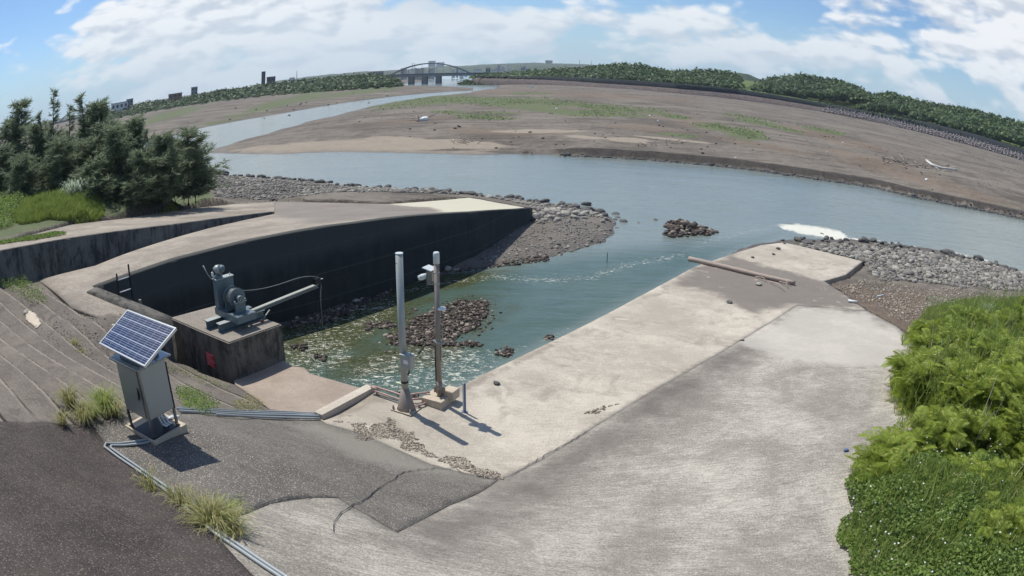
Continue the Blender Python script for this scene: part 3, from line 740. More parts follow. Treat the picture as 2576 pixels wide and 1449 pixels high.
col = mixc(t, math_(t, 'MULTIPLY', sstep(t, n6, .58, .66), .45), col, (.06, .05, .044))
af = sstep(t, attr(t, 'red'), -.2, .7); col = mixc(t, math_(t, 'MULTIPLY', af, .42), col, mixc(t, n2, (.13, .085, .055), (.23, .16, .105)))
af = sstep(t, math_(t, 'ADD', attr(t, 'sand'), math_(t, 'SUBTRACT', n4, .5)), -.05, .30); col = mixc(t, math_(t, 'MULTIPLY', af, .9), col, mixc(t, n2, (.25, .21, .16), (.36, .31, .24)))
af = sstep(t, math_(t, 'ADD', attr(t, 'green'), math_(t, 'MULTIPLY', math_(t, 'SUBTRACT', n2, .5), 1.2)), .05, .45); col = mixc(t, math_(t, 'MULTIPLY', af, .92), col, mixc(t, n2, (.060, .088, .034), (.13, .16, .062)))
af = sstep(t, attr(t, 'wetmud'), -.3, .2); col = mixc(t, math_(t, 'MULTIPLY', af, .7), col, mixc(t, n2, (.105, .095, .085), (.20, .18, .158)))
af = sstep(t, math_(t, 'ADD', attr(t, 'bank'), math_(t, 'MULTIPLY', math_(t, 'SUBTRACT', n2, .5), 1.2)), .2, .5); col = mixc(t, math_(t, 'MULTIPLY', af, .9), col, (.030, .026, .024))
zc = nd(t, 'ShaderNodeSeparateXYZ', {0: g}).outputs[2]
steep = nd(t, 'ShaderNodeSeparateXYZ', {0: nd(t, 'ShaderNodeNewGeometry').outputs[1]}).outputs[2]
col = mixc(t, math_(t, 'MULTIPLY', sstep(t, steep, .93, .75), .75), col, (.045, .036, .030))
wet = sstep(t, math_(t, 'ADD', zc, math_(t, 'MULTIPLY', n2, .25)), .36, .12)
col = mixc(t, math_(t, 'MULTIPLY', wet, .55), col, (.055, .047, .040))
col = mixc(t, .12, col, mixc(t, sstep(t, n3, .4, .62), (0, 0, 0), (.5, .45, .4)))
hb = math_(t, 'ADD', math_(t, 'MULTIPLY', n2, 1.0), math_(t, 'MULTIPLY', n3, .25))
setin(t, b, color=col, rough=mixc(t, wet, (.95, .95, .95), (.5, .5, .5)), normal=bump(t, hb, .8, .25), spec=.2)
M['ground'] = m
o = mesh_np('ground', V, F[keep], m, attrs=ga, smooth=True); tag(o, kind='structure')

# ------------------------------------------------------------------ river water
xyw, Fw = polar(-66, 66, .22, 15, 1100, .010)
Vw = np.c_[xyw, np.zeros(len(xyw))]
hw = H(xyw); kw = (hw[Fw].min(1) < .12)
pxw = proj(Vw)
fo = np.full(len(Vw), -9.)
nf = fbm2(xyw, 1.3, 11, 5)
def line_px(px, pts, wd):
    d = np.full(len(px), 1e9)
    for a, b_ in zip(pts[:-1], pts[1:]):
        a, b_ = np.array(a, float), np.array(b_, float); ab = b_ - a
        tt = np.clip(((px - a) @ ab) / (ab @ ab), 0, 1); d = np.minimum(d, np.hypot(*(px - a - tt[:, None] * ab).T))
    return 1 - d / wd
for pts, wd, am in [([(1120, 712), (1240, 695), (1340, 706), (1480, 700), (1580, 668), (1720, 640)], 17, .5), ([(930, 765), (1010, 735), (1060, 725), (1130, 708)], 14, .5), ([(720, 850), (800, 828), (900, 790), (980, 765)], 20, .5),
                   ([(730, 930), (760, 880), (860, 850), (930, 835)], 22, .42), ([(1120, 880), (1290, 888), (1390, 845), (1440, 822)], 6, .45), ([(1680, 650), (1800, 600), (1950, 570)], 16, .35), ([(720, 880), (735, 905), (760, 930)], 26, .5)]:
    fo = np.maximum(fo, line_px(pxw, pts, wd) * am)
fo = np.maximum(fo, np.minimum(ell(pxw, 1060, 930, 260, 75, -6) * 1.2, .50))
fo = np.maximum(fo, np.minimum(ell(pxw, 800, 890, 110, 60, -10) * 1.5, .52))
fo = np.maximum(fo, np.minimum(ell(pxw, 880, 800, 170, 50, -18) * 1.2, .42))
fo = np.maximum(fo, -.15 + 0 * fo) * 1.0
sheetfoam = sdf_poly(pxw, np.array([(1950, 566), (1990, 563), (2060, 568), (2110, 580), (2140, 600), (2115, 604), (2060, 598), (2010, 590), (1965, 577)])) / 14.
sheetfoam = np.maximum(sheetfoam, line_px(pxw, [(2080, 600), (2200, 612), (2330, 632), (2420, 648), (2520, 672)], 7) * .35)
sheetfoam += (nf - .5) * 1.1
sh_ = sdf_poly(pxw, np.array([(640, 760), (1130, 680), (1560, 610), (1760, 600), (1960, 590), (1760, 690), (1170, 980), (1000, 1040), (700, 980)])) / 45.
dk = np.maximum(np.maximum(ell(pxw, 880, 800, 300, 95, -22), ell(pxw, 1110, 710, 160, 22, -8)), np.maximum(ell(pxw, 1090, 820, 200, 70, -12), ell(pxw, 980, 900, 260, 50, -8)) * .7) + (nf - .5) * .8
rf = np.maximum(ell(pxw, 1850, 590, 160, 22, -2), ell(pxw, 1560, 600, 90, 40, -10))
m, t, b, g = new_mat('murky_river_water')
wv = mapping(t, g, rot=(0, 0, R(10)), scale=(.55, 1.5, 1))
w1 = noise_(t, wv, 1.0, 5, .6, .8); w2 = noise_(t, wv, .12, 4, .6, .4); w3 = noise_(t, g, 6.5, 4, .65, .8)
chn = sstep(t, attr(t, 'channel'), -.3, 1.0)
big = noise_(t, g, .05, 4, .6); big2 = noise_(t, g, .45, 6, .65, .8)
col = mixc(t, big, (.155, .192, .176), (.205, .238, .212))
col = mixc(t, chn, col, mixc(t, big2, (.048, .085, .066), (.085, .128, .104)))
col = mixc(t, math_(t, 'MULTIPLY', sstep(t, attr(t, 'weed'), -.1, .5), .9), col, mixc(t, sstep(t, w3, .35, .65), (.035, .045, .018), (.085, .085, .035)))
fn = noise_(t, mapping(t, g, rot=(0, 0, R(-20)), scale=(.8, 2.4, 1)), 3.2, 7, .75, 1.6)
fa = math_(t, 'ADD', math_(t, 'MULTIPLY', attr(t, 'foam'), .22), fn)
fn2 = noise_(t, mapping(t, g, rot=(0, 0, R(-30)), scale=(1, 2, 1)), 9.0, 5, .7, .8)
fa = math_(t, 'ADD', fa, math_(t, 'MULTIPLY', math_(t, 'SUBTRACT', fn2, .5), .35))
fm = sstep(t, fa, .66, .70)
fm2 = sstep(t, math_(t, 'ADD', attr(t, 'foamsheet'), math_(t, 'MULTIPLY', math_(t, 'SUBTRACT', fn, .5), 1.6)), -.02, .30)
fm = math_(t, 'MAXIMUM', fm, fm2)
col = mixc(t, math_(t, 'MULTIPLY', fm, sstep(t, noise_(t, g, 9, 5, .7), .25, .5)), col, (.62, .61, .53))
hgt = math_(t, 'ADD', math_(t, 'MULTIPLY', w1, .6), math_(t, 'ADD', math_(t, 'MULTIPLY', w2, 2.0), math_(t, 'MULTIPLY', w3, .14)))
setin(t, b, color=col, rough=mixc(t, fm, (.13, .13, .13), (.9, .9, .9)), normal=bump(t, hgt, .75, .12), spec=.5)
b.inputs['IOR'].default_value = 1.33
M['water'] = m
o = mesh_np('water', Vw, Fw[kw], m, attrs=dict(foam=np.clip(fo, -1, 1), foamsheet=np.clip(sheetfoam, -1, 1), channel=np.clip(sh_, -1, 1), weed=np.clip(dk, -1, 1), riffle=np.clip(rf, -1, 1)), smooth=True)
tag(o, kind='structure')

# ------------------------------------------------------------------ concrete ground around the outlet
zTN = lambda q: TN(q)
def swell(q, a=.02, s=.6, seed=3): return (fbm2(q, s, seed) - .5) * a
sheet('boat_ramp', xm, lambda q: TN(q) + swell(q), .22, M['mid'], dict(silt=silt, rim=rim), skirt=1.2)
sheet('concrete_slope', xn, lambda q: TN(q) + swell(q), .24, M['near'], dict(pale=pale2, darkband=darkb), skirt=.6, zoff=-.004)
sheet('gritty_apron', xg, lambda q: TN(q) + swell(q, .03, 1.2, 4), .2, M['grit'], dict(paleband=paleb), skirt=.5, zoff=.004)
sheet('levee_slope', xd, lambda q: TN(q) + swell(q, .03, 1.5, 5), .16, M['dark'], skirt=.5, zoff=.0)
LN = np.array([.42, .9075])
def zstep(q):
    d = q @ LN; z = TN(q)
    px = proj(np.c_[q, z])
    amp = np.clip((px[:, 1] - 700) / 60, 0, 1) * np.clip((430 - px[:, 0]) / 150, .15, 1) * np.clip((1050 - px[:, 1]) / 50, 0, 1)
    per = .85; ph = np.mod(d, per) / per
    tread = np.where(ph < .87, ph / .87 - .5, .5 - (ph - .87) / .13)     # flat tread then riser, relative to the slope
    return z + tread * .24 * amp + swell(q, .03, 2.0, 6)
sheet('stepped_revetment', xs, zstep, .095, M['steps'], skirt=.5, zoff=-.006)
sheet('landing_apron', xp, lambda q: TN(q) + swell(q), .2, M['pink'], skirt=1.2, zoff=.006)
psilt = np.array([Pdeck(*q) for q in [(975, 514), (1190, 496), (1340, 522), (1250, 534), (1130, 538), (1090, 522)]])
gsilt = np.array([Pdeck(*q) for q in [(690, 507), (975, 513), (1090, 525), (1120, 540), (980, 548), (800, 560), (700, 545), (620, 520)]])
sheet('ramp_deck', DECK_XY, lambda q: zdeck(q) + swell(q), .3, M['deck'], dict(palesilt=psilt, greysilt=gsilt), skirt=2.2)
pst2 = np.array([Pstrip(*q) for q in [(430, 540), (560, 515), (690, 507), (690, 534), (600, 540), (470, 560)]])
sheet('upper_terrace', STRIP_XY, lambda q: zstrip(q) + swell(q), .3, M['deck'], dict(palesilt=pst2 + 900. , greysilt=np.array([(900, 900), (901, 900), (901, 901)])), skirt=2.2)

M['soil'] = simple('dark_bank_soil', (.045, .06, .022), .95, 0, .4, 2)
sheet('overgrown_bank', xb, lambda q: TN(q), .4, M['soil'], skirt=.5, zoff=-.01)

# ------------------------------------------------------------------ channel wall, terrace wall, head wall
crest = np.array([Pdeck(*q) for q in CREST_PX])
cl0, cl1 = crest[0], crest[-1]
o = wall_strip('channel_wall', list(crest), lambda q: zdeck(q) + .02, lambda q: q[:, 0] * 0 - 1.2, -.45, M['wall'])
tag(o, 'long black algae-stained concrete wall along the left side of the outlet channel', 'wall')
o = wall_strip('wall_end', [DECK_XY[5], cl0], lambda q: zdeck(q) + .012, lambda q: q[:, 0] * 0 - 1.0, -.3, M['wall'])
tag(o, 'short dark end face of the ramp deck beside the cobbles', 'wall')
hwl = [cl1, Pdeck(430, 800)]
o = wall_strip('head_wall', hwl, lambda q: zdeck(q) + .03, lambda q: q[:, 0] * 0 - 1.2, -.5, M['stained'])
tag(o, 'worn concrete head wall with a broken lip at the landward end of the channel', 'wall')
o = wall_strip('terrace_wall', [Pstrip(-60, 646), Pstrip(0, 632), Pstrip(175, 600), Pstrip(440, 565), Pstrip(690, 533)][::-1], lambda q: zstrip(q) + .015, lambda q: q[:, 0] * 0 + 0.5, -.35, M['stained'])
tag(o, 'low stained retaining wall under the upper terrace, tapering to nothing toward the river', 'wall')

# ------------------------------------------------------------------ winch block, sign and winch
TOPZ = 3.0
B0, B1, B2, B3 = [P(x, y, TOPZ)[:2] for x, y in [(575, 862), (708, 815), (565, 762), (430, 800)]]
B3 = B3 + (B3 - B0) * .02
mb = MB()
lo = [mb.bm.verts.new((*p, -1.0)) for p in (B0, B1, B2, B3)]; hi = [mb.bm.verts.new((*p, TOPZ)) for p in (B0, B1, B2, B3)]
mb.bm.faces.new(lo[::-1])
for i in range(4): mb.bm.faces.new((lo[i], lo[(i + 1) % 4], hi[(i + 1) % 4], hi[i]))
topf = mb.bm.faces.new(hi)
bmesh.ops.bevel(mb.bm, geom=[e for e in mb.bm.edges if all(v.co.z > 2 for v in e.verts)], offset=.035, segments=2, affect='EDGES')
for f in mb.bm.faces: f.material_index = 1 if f.normal.z > .9 or f.calc_center_median().z > TOPZ - .02 else 0
o = mb.build('winch_block', [M['stained'], M['blocktop']])
tag(o, 'big square concrete block with black stained sides carrying the gate winch', 'concrete block')
# lip remains: rough broken mortar edge pieces on top
# sign
def lettersheet(name, parent, w_, h_, mat_):
    mb = MB(); rows = [(.46, .92), (.36, .55), (.46, .62), (.46, .90), (.40, .95), (.38, .70), (.5, .82)]
    y = h_ / 2 - .045; rr = random.Random(5)
    for i, (_, frac) in enumerate(rows):
        x = -w_ / 2 + .03
        ch = .040 if i == 0 else .032
        while x < -w_ / 2 + w_ * frac:
            # strokes of a square character
            for k in range(3): mb.box((x + ch / 2, y - (k - 1) * ch * .36, .006), (ch * rr.uniform(.6, .95), ch * .14, .002))
            mb.box((x + ch * rr.uniform(.3, .7), y, .0065), (ch * .14, ch * .9, .002))
            x += ch * 1.22
        y -= h_ / 7.4
    return mb.build(name, mat_, parent)
dB = (B3 - B0) / np.linalg.norm(B3 - B0); nB = np.array([dB[1], -dB[0]])
if nB @ B0 > 0: nB = -nB
def on_face(x, y):
    v = ray(x, y); k = (B0 + nB * .02) @ nB / (v[:2] @ nB)
    return np.array([0, 0, CAM_H]) + v * k
sc_ = on_face(529.5, 905)
rzs = math.atan2(-dB[1], -dB[0])
sg = empty('warning_sign', tuple(sc_), rzs, label='small red metal notice with white writing on the side of the winch block', cat='sign')
sg.rotation_euler = (math.pi / 2, 0, rzs)
mb = MB(); mb.box((0, 0, 0), (.46, .44, .006)); mb.build('board', simple('red_sign_enamel', (.42, .02, .035), .4, 0, .1, 5), sg)
lettersheet('lettering', sg, .46, .44, simple('faded_pink_lettering', (.72, .42, .44), .5, 0, .05))
mb = MB()
for sx in (-1, 1):
    for sy in (-1, 1): MB().cyl((sx * .21, sy * .2, .002), (sx * .21, sy * .2, .01), .012, seg=8).build('screw', M['galv'], sg)

du = (B1 - B0) / np.linalg.norm(B1 - B0)
WO = P(555, 838.8, TOPZ)
win = empty('gate_winch', tuple(WO), math.atan2(du[1], du[0]), label='grey-blue sluice gate winch with gearbox, cable drum and long boom on the concrete block', cat='winch')
def ibeam(mb, x0, x1, y, z0, w_, h_, tk=.02):
    xm_ = (x0 + x1) / 2; L = x1 - x0
    mb.box((xm_, y, z0 + h_ - tk / 2), (L, w_, tk)); mb.box((xm_, y, z0 + tk / 2), (L, w_, tk)); mb.box((xm_, y, z0 + h_ / 2), (L, tk, h_ - 2 * tk))
for y0, x0 in ((.11, 0), (.66, -.14)):
    mb = MB(); ibeam(mb, x0, x0 + 1.75, y0, 0, .24, .26); mb.build('support_beam', M['winch'], win)
    mb = MB(); mb.box((x0 + .32, y0, .2635), (.64, .236, .005)); mb.build('top_flange', M['winchlight'], win)
mb = MB()
for x_ in (.42, 1.12):   # channels running across the two beams
    mb.box((x_, .25, .27 + .10), (.02, 1.42, .20)); mb.box((x_ + (.04 if x_ < .8 else -.04), .25, .27 + .193), (.08, 1.42, .014)); mb.box((x_ + (.04 if x_ < .8 else -.04), .25, .277), (.08, 1.42, .014))
for y_ in (-.46, .10, .60, .96): mb.box((.77, y_, .37), (.70, .02, .198))
mb.build('base_frame', M['winch'], win, bevel=0)
mb = MB(); mb.box((.76, -.2, .4735), (.64, .46, .006)); mb.box((.76, .60, .4735), (.64, .62, .006)); mb.build('deck_plate', M['winch'], win)
gbx = MB().box((.76, .80, .475 + .44), (.66, .24, .88), bev=.012).build('gearbox', M['winch'], win)
MB().box((.76, .80, 1.372), (.70, .28, .03), bev=.006).build('gearbox_lid', M['winchlight'], gbx)
for x_ in (.5, 1.02):
    MB().box((x_, .65, .52), (.06, .06, .10)).build('foot_bracket', M['winch'], gbx)
    MB().box((x_, .94, .52), (.06, .04, .10)).build('foot_bracket', M['winch'], gbx)
mb = MB(); mb.tube([(1.02, .80, 1.385), (1.0, .80, 1.43), (1.02, .80, 1.465), (1.045, .80, 1.43), (1.02, .80, 1.39)], .011, 8); mb.build('lifting_eye', M['winchlight'], gbx)
mo = MB().tube([(.60, .80, 1.385), (.60, .80, 1.46), (.60, .80, 1.47), (.60, .80, 1.52), (.62, .79, 1.60)], [.135, .135, .10, .105, .115], 20).build('motor', M['winch'], win)
MB().tube([(.56, .86, 1.60), (.585, .83, 1.64), (.66, .74, 1.66)], [.135, .14, .135], 20).build('motor_housing', M['winchlight'], mo)
MB().tube([(.66, .74, 1.66), (.72, .67, 1.655), (.755, .63, 1.64)], [.125, .115, .05], 20).build('motor_cap', M['winch'], mo)
mb = MB(); mb.tube([(.46, .86, 1.39), (.45, .88, 1.47), (.42, .90, 1.50)], .03, 10); mb.tube([(.40, .86, 1.50), (.47, .94, 1.52)], .035, 10); mb.sphere((.43, .9, 1.56), .035, 2); mb.build('valve', M['white'], win)
MB().tube([(.40, .93, 1.36), (.30, 1.02, 1.56), (.22, 1.10, 1.80)], [.016, .014, .024], 8).build('hand_lever', M['winchlight'], win)
# drum
dr = MB(); AX = .88
dr.tube([(.77, .02, AX), (.77, .38, AX)], .20, 32); dr.build('drum', M['cable'], win)
for y_, nm in ((.0, 0), (.37, 1)):
    MB().tube([(.77, y_, AX), (.77, y_ + .03, AX)], .295, 40).build('drum_flange', M['winch'], win)
mb = MB()
for k in range(9): 
    th = np.linspace(0, 2 * math.pi, 33); mb.tube([(.77 + .212 * math.cos(a), .05 + k * .034 + a * .005, AX + .212 * math.sin(a)) for a in th], .014, 6, cap=False)
mb.build('wound_rope', M['cable'], win)
MB().cyl((.77, -.22, AX), (.77, .68, AX), .035).build('shaft', M['winchlight'], win)
for y_ in (-.13, .50):
    bh = MB(); bh.box((.77, y_, .475 + .16), (.34, .10, .30)); bh.box((.77, y_, .475 + .315), (.44, .13, .035)); b_ = bh.build('pedestal', M['winch'], win)
    MB().tube([(.77, y_ - .06, AX), (.77, y_ + .06, AX)], .105, 24).build('bearing', M['winch'], b_)
    mb = MB(); mb.tube([(.77 + .098 * math.cos(a), y_ - .065, AX + .098 * math.sin(a)) for a in np.linspace(0, 2 * math.pi, 25)], .014, 8); mb.cyl((.77, y_ - .09, AX), (.77, y_ - .05, AX), .045)
    for x_ in (.58, .96): mb.cyl((x_, y_, .80), (x_, y_, .86), .03, seg=6)
    mb.build('bearing_cap', M['winchlight'], b_)
# boom
TIPL = 3.82
bm_ = MB(); ang = math.atan2(.16, TIPL - 1.05); Lb = TIPL - 1.05
Mb = Matrix.Rotation(-ang, 4, 'Y')
for dzz, hh, ww in ((.0, .015, .15), (-.09, .015, .15), (-.045, .08, .02)):
    bm_.box((1.05 + Lb / 2, -.12, .42 + Lb / 2 * math.sin(ang) + dzz), (Lb, ww, hh), M=Mb)
bo = bm_.build('boom', M['boom'], win)
mb = MB(); mb.box((TIPL + .02, -.12, .62), (.16, .10, .14)); mb.box((TIPL + .0, -.07, .66), (.24, .015, .2)); mb.box((TIPL + .0, -.17, .66), (.24, .015, .2)); mb.build('sheave_bracket', M['blackmetal'], bo)
MB().tube([(TIPL + .06, -.145, .70), (TIPL + .06, -.095, .70)], .085, 20).build('sheave', M['blackmetal'], bo)
MB().box((TIPL + .20, -.12, .70), (.10, .05, .02)).build('guide_plate', M['winchlight'], bo)
mb = MB(); pts = []
for k in range(25):
    s_ = k / 24.; x = .77 + (TIPL + .04 - .77) * s_
    pts.append((x, .06 - .18 * s_, AX + .215 + (.79 - AX - .215) * s_ - .16 * math.sin(math.pi * s_) * (1 - s_) * .9 + .10 * math.sin(math.pi * s_ ** 3)))
pts += [(TIPL + .10, -.12, .775), (TIPL + .145, -.12, .74), (TIPL + .15, -.12, .66)]
mb.tube(pts, .011, 6); mb.build('wire_rope', M['cable'], win)
mb = MB(); mb.tube([(TIPL + .15, -.12, .67), (TIPL + .17, -.12, .45), (TIPL + .13, -.12, .32), (TIPL + .09, -.13, -.1), (TIPL + .10, -.13, -.7), (TIPL + .08, -.13, -3.05)], [.012, .014, .018, .014, .008, .006], 6); mb.sphere((TIPL + .11, -.12, .15), .03, 1); mb.build('hanging_rope', M['cable'], win)

# ------------------------------------------------------------------ equipment cabinet with solar panel
CX, CY, CYAW, CW, CDp, CZ0, CHh = -6.0446, 8.6745, 1.1611, .659, .791, 4.789, .964
cab = empty('equipment_cabinet', (CX, CY, CZ0), CYAW, label='grey steel equipment cabinet on legs under a tilted solar panel on the levee slope', cat='cabinet')
# local: x along e1 (0..CW), y along e2 (0..CDp), front corner at origin
MB().box((CW / 2, CDp / 2, CHh / 2), (CW, CDp, CHh), bev=.006).build('body', M['stainless'], cab)
dr_ = MB().box((-.010, CDp / 2 + .02, CHh / 2), (.016, CDp - .10, CHh - .07), bev=.004).build('door', M['stainless'], cab)
# black crescent plate standing in for the shade in the door vent recess
mb = MB(); ol = [(math.cos(a) * .16, math.sin(a) * .16) for a in np.linspace(-1.0, 1.0, 14)]
ol = [(x - .10, y) for x, y in ol]
mb.prism([(x, y) for x, y in ol] , .008, Matrix.Translation((-.0265, .16, .47)) @ Matrix(((0, 0, 1, 0), (1, 0, 0, 0), (0, 1, 0, 0), (0, 0, 0, 1))) @ Matrix.Rotation(R(10), 4, 'Z') @ Matrix.Rotation(R(180), 4, 'Z')).build('vent_recess_shade', M['blackmetal'], dr_)
MB().box((CW / 2, -.010, CHh / 2), (CW - .05, .016, CHh - .07), bev=.004).build('side_panel', M['stainless'], cab)
mb = MB(); mb.box((-.006, -.006, CHh / 2), (.05, .05, CHh - .004)); mb.build('corner_trim', M['cabtrim'], cab)
MB().box((CW + .003, -.003, CHh / 2 - .05), (.02, .03, CHh - .1)).build('hinge_strip', M['blackmetal'], cab)
mb = MB(); mb.box((CW / 2, CDp / 2, CHh + .018), (CW + .20, CDp + .20, .03), bev=.006); mb.box((CW / 2, CDp / 2, CHh + .055), (CW * .8, CDp * .8, .045)); mb.build('rain_cap', M['cabtrim'], cab)
for lx, ly in ((.0, .0), (CW - .03, .0), (.0, CDp - .03), (CW - .03, CDp - .03)):
    MB().box((lx + .015, ly + .015, -.17), (.045, .045, .338)).build('leg', M['cabtrim'], cab)
mb = MB(); mb.box((CW / 2, CDp / 2, -.341), (CW + .06, CDp + .06, .015)); mb.build('base_plate', M['blackmetal'], cab)
MB().box((CW / 2 + .03, CDp / 2 + .02, -.349 - .20), (CW + .20, CDp + .24, .40), bev=.01).build('plinth', M['plinthpale'], cab)
mb = MB()
for k in range(3): mb.tube([(.36 + k * .07, .22, 0), (.36 + k * .07, .22, -.12), (.42 + k * .07, .20, -.30), (.47 + k * .06, .12, -.335)], .022, 8)
for k in range(2): mb.tube([(.50 + k * .05, .30, -.0), (.50 + k * .05, .30, -.2), (.60 + k * .05, .30, -.31), (.78, .28 + k * .06, -.32), (.90, .26 + k * .05, -.36), (.94, .40, -.42)], .019, 8)
mb.build('cable_conduit', M['white'], cab)
mb = MB(); mb.cyl((.30, .30, -.02), (.30, .30, -.13), .03); mb.cyl((.22, .40, -.02), (.22, .40, -.16), .025); mb.sphere((.30, .30, -.13), .035, 2); mb.build('cable_gland', M['white'], cab)
# panel
PX, PY, PZ_, PYAW, PT, PW, PH = -6.313, 9.195, 6.107, -.4478, .4326, 1.722, .918
pn = bpy.data.objects.new('solar_panel', None); COL.objects.link(pn); pn.parent = cab
Mc = Matrix.Translation((CX, CY, CZ0)) @ Matrix.Rotation(CYAW, 4, 'Z')
Mp = Matrix.Translation((PX, PY, PZ_)) @ Matrix.Rotation(PYAW, 4, 'Z') @ Matrix.Rotation(PT, 4, 'X')
pn.matrix_local = Mc.inverted() @ Mp
m, t, b, g = new_mat('solar_cells')
oc = nd(t, 'ShaderNodeTexCoord').outputs[3]; sx = nd(t, 'ShaderNodeSeparateXYZ', {0: oc})
def gridl(axis, per, wd, off=0.0):
    a = math_(t, 'DIVIDE', math_(t, 'ADD', sx.outputs[axis], off), per)
    fr = math_(t, 'ABSOLUTE', math_(t, 'SUBTRACT', math_(t, 'FRACT', a), .5))
    return math_(t, 'GREATER_THAN', fr, .5 - wd / per / 2)
cw, chh = (PW - .08) / 6., (PH - .08) / 10.
# cell seams plus pairs of bright bus bars
l1 = gridl(0, (PW - .07) / 7, .007, 5); l2 = gridl(1, (PH - .07) / 18., .0075, 5); l3 = gridl(1, (PH - .07) / 4.5, .014, 5.01)
lm = math_(t, 'MAXIMUM', math_(t, 'MULTIPLY', l1, .75), math_(t, 'MAXIMUM', math_(t, 'MULTIPLY', l2, .7), l3))
nn = noise_(t, oc, 3, 3)
col = mixc(t, nn, (.008, .014, .042), (.015, .024, .07))
col = mixc(t, lm, col, (.38, .42, .50))
setin(t, b, color=col, rough=.18, spec=.5); b.inputs['Coat Weight'].default_value = .5; b.inputs['Coat Roughness'].default_value = .08
MB().box((0, 0, .012), (PW - .04, PH - .04, .01)).build('cells', m, pn)
mb = MB()
for sy in (-1, 1): mb.box((0, sy * (PH / 2 - .014), 0), (PW, .028, .045))
for sx_ in (-1, 1): mb.box((sx_ * (PW / 2 - .014), 0, 0), (.028, PH - .056, .0448))
mb.box((0, 0, -.006), (PW - .056, PH - .056, .004)); mb.build('frame', M['alu'], pn)
for x_ in (-.42, .42): MB().box((x_, 0, -.045), (.04, PH * .9, .04)).build('mounting_rail', M['alu'], pn)
mb = MB()
for x_ in (.12, CW - .12):
    for y_ in (.12, CDp - .12):
        q = Mp.inverted() @ (Mc @ Vector((x_, y_, 0))); zt = (Mp @ Vector((q.x, q.y, -.06))).z - CZ0
        MB().box((x_, y_, (CHh + .03 + max(zt, CHh + .06)) / 2), (.04, .04, max(zt, CHh + .06) - CHh - .03)).build('panel_bracket', M['alu'], cab)

# ------------------------------------------------------------------ two masts at the head of the channel
def mast_dir(o): return o
PB = hit(1022, 1029); PBz = float(TN(PB[:2])[0])
HT = ztop(1007, 638, PB) - PBz
m1 = empty('gauge_mast', (PB[0], PB[1], PBz), R(-26), label='thick grey steel mast with flared foot, junction box and black straps', cat='mast')
MB().tube([(0, 0, .30), (0, 0, HT)], .088, 20).build('pole', M['galv'], m1)
MB().tube([(0, 0, HT + .001), (0, 0, HT + .02)], .094, 20).build('cap', M['palegrey'], m1)
mb = MB(); mb.tube([(0, 0, .02), (0, 0, .10), (0, 0, .60)], [.24, .215, .092], 4 + 16); mb.build('flared_foot', M['rustpole'], m1)
mb = MB(); mb.box((0, 0, .012), (.62, .52, .022)); mb.build('base_plate', M['beam'], m1)
for ax, ay in ((-.26, -.2), (.26, -.2), (.26, .2), (-.26, .2)):
    mb = MB(); mb.cyl((ax, ay, .02), (ax, ay, .13), .02, seg=8); mb.cyl((ax, ay, .05), (ax, ay, .075), .036, seg=6); mb.build('anchor_bolt', M['rustpole'], m1)
MB().cyl((-.03, -.085, HT - .22), (-.03, -.093, HT - .22), .012, seg=10).build('bolt_hole', M['blackmetal'], m1)
def m1z(y): return ztop(1016, y, PB) - PBz
zb = m1z(905)
jb = MB().box((.14, -.03, zb), (.32, .20, .36), bev=.03).build('junction_box', M['galv'], m1)
MB().box((.14, -.03, zb + .185), (.34, .22, .03), bev=.01).build('lid', M['winchlight'], jb)
MB().box((.16, -.133, zb + .02), (.13, .006, .10)).build('label_plate', M['white'], jb)
MB().tube([(.24, -.02, zb + .2), (.24, -.02, zb + .24), (.24, -.02, zb + .52)], [.018, .010, .008], 8).build('antenna', M['antenna'], jb)
mb = MB(); mb.tube([(.20, -.06, zb - .18), (.20, -.06, zb - .28), (.17, -.09, zb - .33)], .022, 8); mb.build('plug', M['blackmetal'], jb)
for yy in (960, 1013):
    z_ = m1z(yy); MB().tube([(0, 0, z_ - .022), (0, 0, z_ + .022)], .097 if yy < 1000 else .105, 20).build('strap', M['blackmetal'], m1)
z_ = m1z(969); MB().box((-.16, .0, z_), (.20, .05, .05)).build('side_bracket', M['yellow'], m1)

QB = hit(1107, 1012); QBz = float(TN(QB[:2])[0])
HQ = ztop(1097, 634, QB) - QBz
m2 = empty('camera_mast', (QB[0], QB[1], QBz), R(-26), label='thinner brownish mast on a concrete plinth with a camera box and a mushroom antenna', cat='mast')
MB().tube([(0, 0, .12), (0, 0, HQ - .28)], .068, 16).build('pole', M['rustpole'], m2)
MB().tube([(0, 0, HQ - .28), (0, 0, HQ - .03), (0, 0, HQ)], [.078, .078, .06], 16).build('cap', M['palegrey'], m2)
def m2z(y, x=1101): return ztop(x, y, QB) - QBz
z_ = m2z(700)
cb = MB().box((-.19, .04, z_), (.15, .18, .36), bev=.01).build('camera_box', M['cabtrim'], m2)
MB().box((-.21, .03, z_ + .215), (.26, .30, .02), M=Matrix.Rotation(R(12), 4, 'Y')).build('sun_shield', M['palegrey'], cb)
MB().tube([(-.28, .03, z_ + .02), (-.42, .0, z_ - .03), (-.50, -.02, z_ - .06)], [.065, .075, .06], 14).build('camera', M['palegrey'], m2)
for dz_ in (-.13, .15):
    mb = MB(); mb.tube([(0, 0, z_ + dz_ - .015), (0, 0, z_ + dz_ + .015)], .078, 16); mb.box((-.09, .02, z_ + dz_), (.10, .04, .03)); mb.build('clamp', M['galv'], m2)
mb = MB(); mb.tube([(-.14, .02, z_ - .2), (-.13, .01, z_ - .30), (-.08, 0, z_ - .36)], .018, 8); mb.build('cable', M['blackmetal'], m2)
z1, z2 = m2z(865), m2z(775)
an = MB().tube([(.075, 0, z1 - .45), (.09, 0, z1 - .1), (.13, 0, z1 + .25), (.13, 0, z2 - .02)], .017, 8).build('antenna_arm', M['winchlight'], m2)
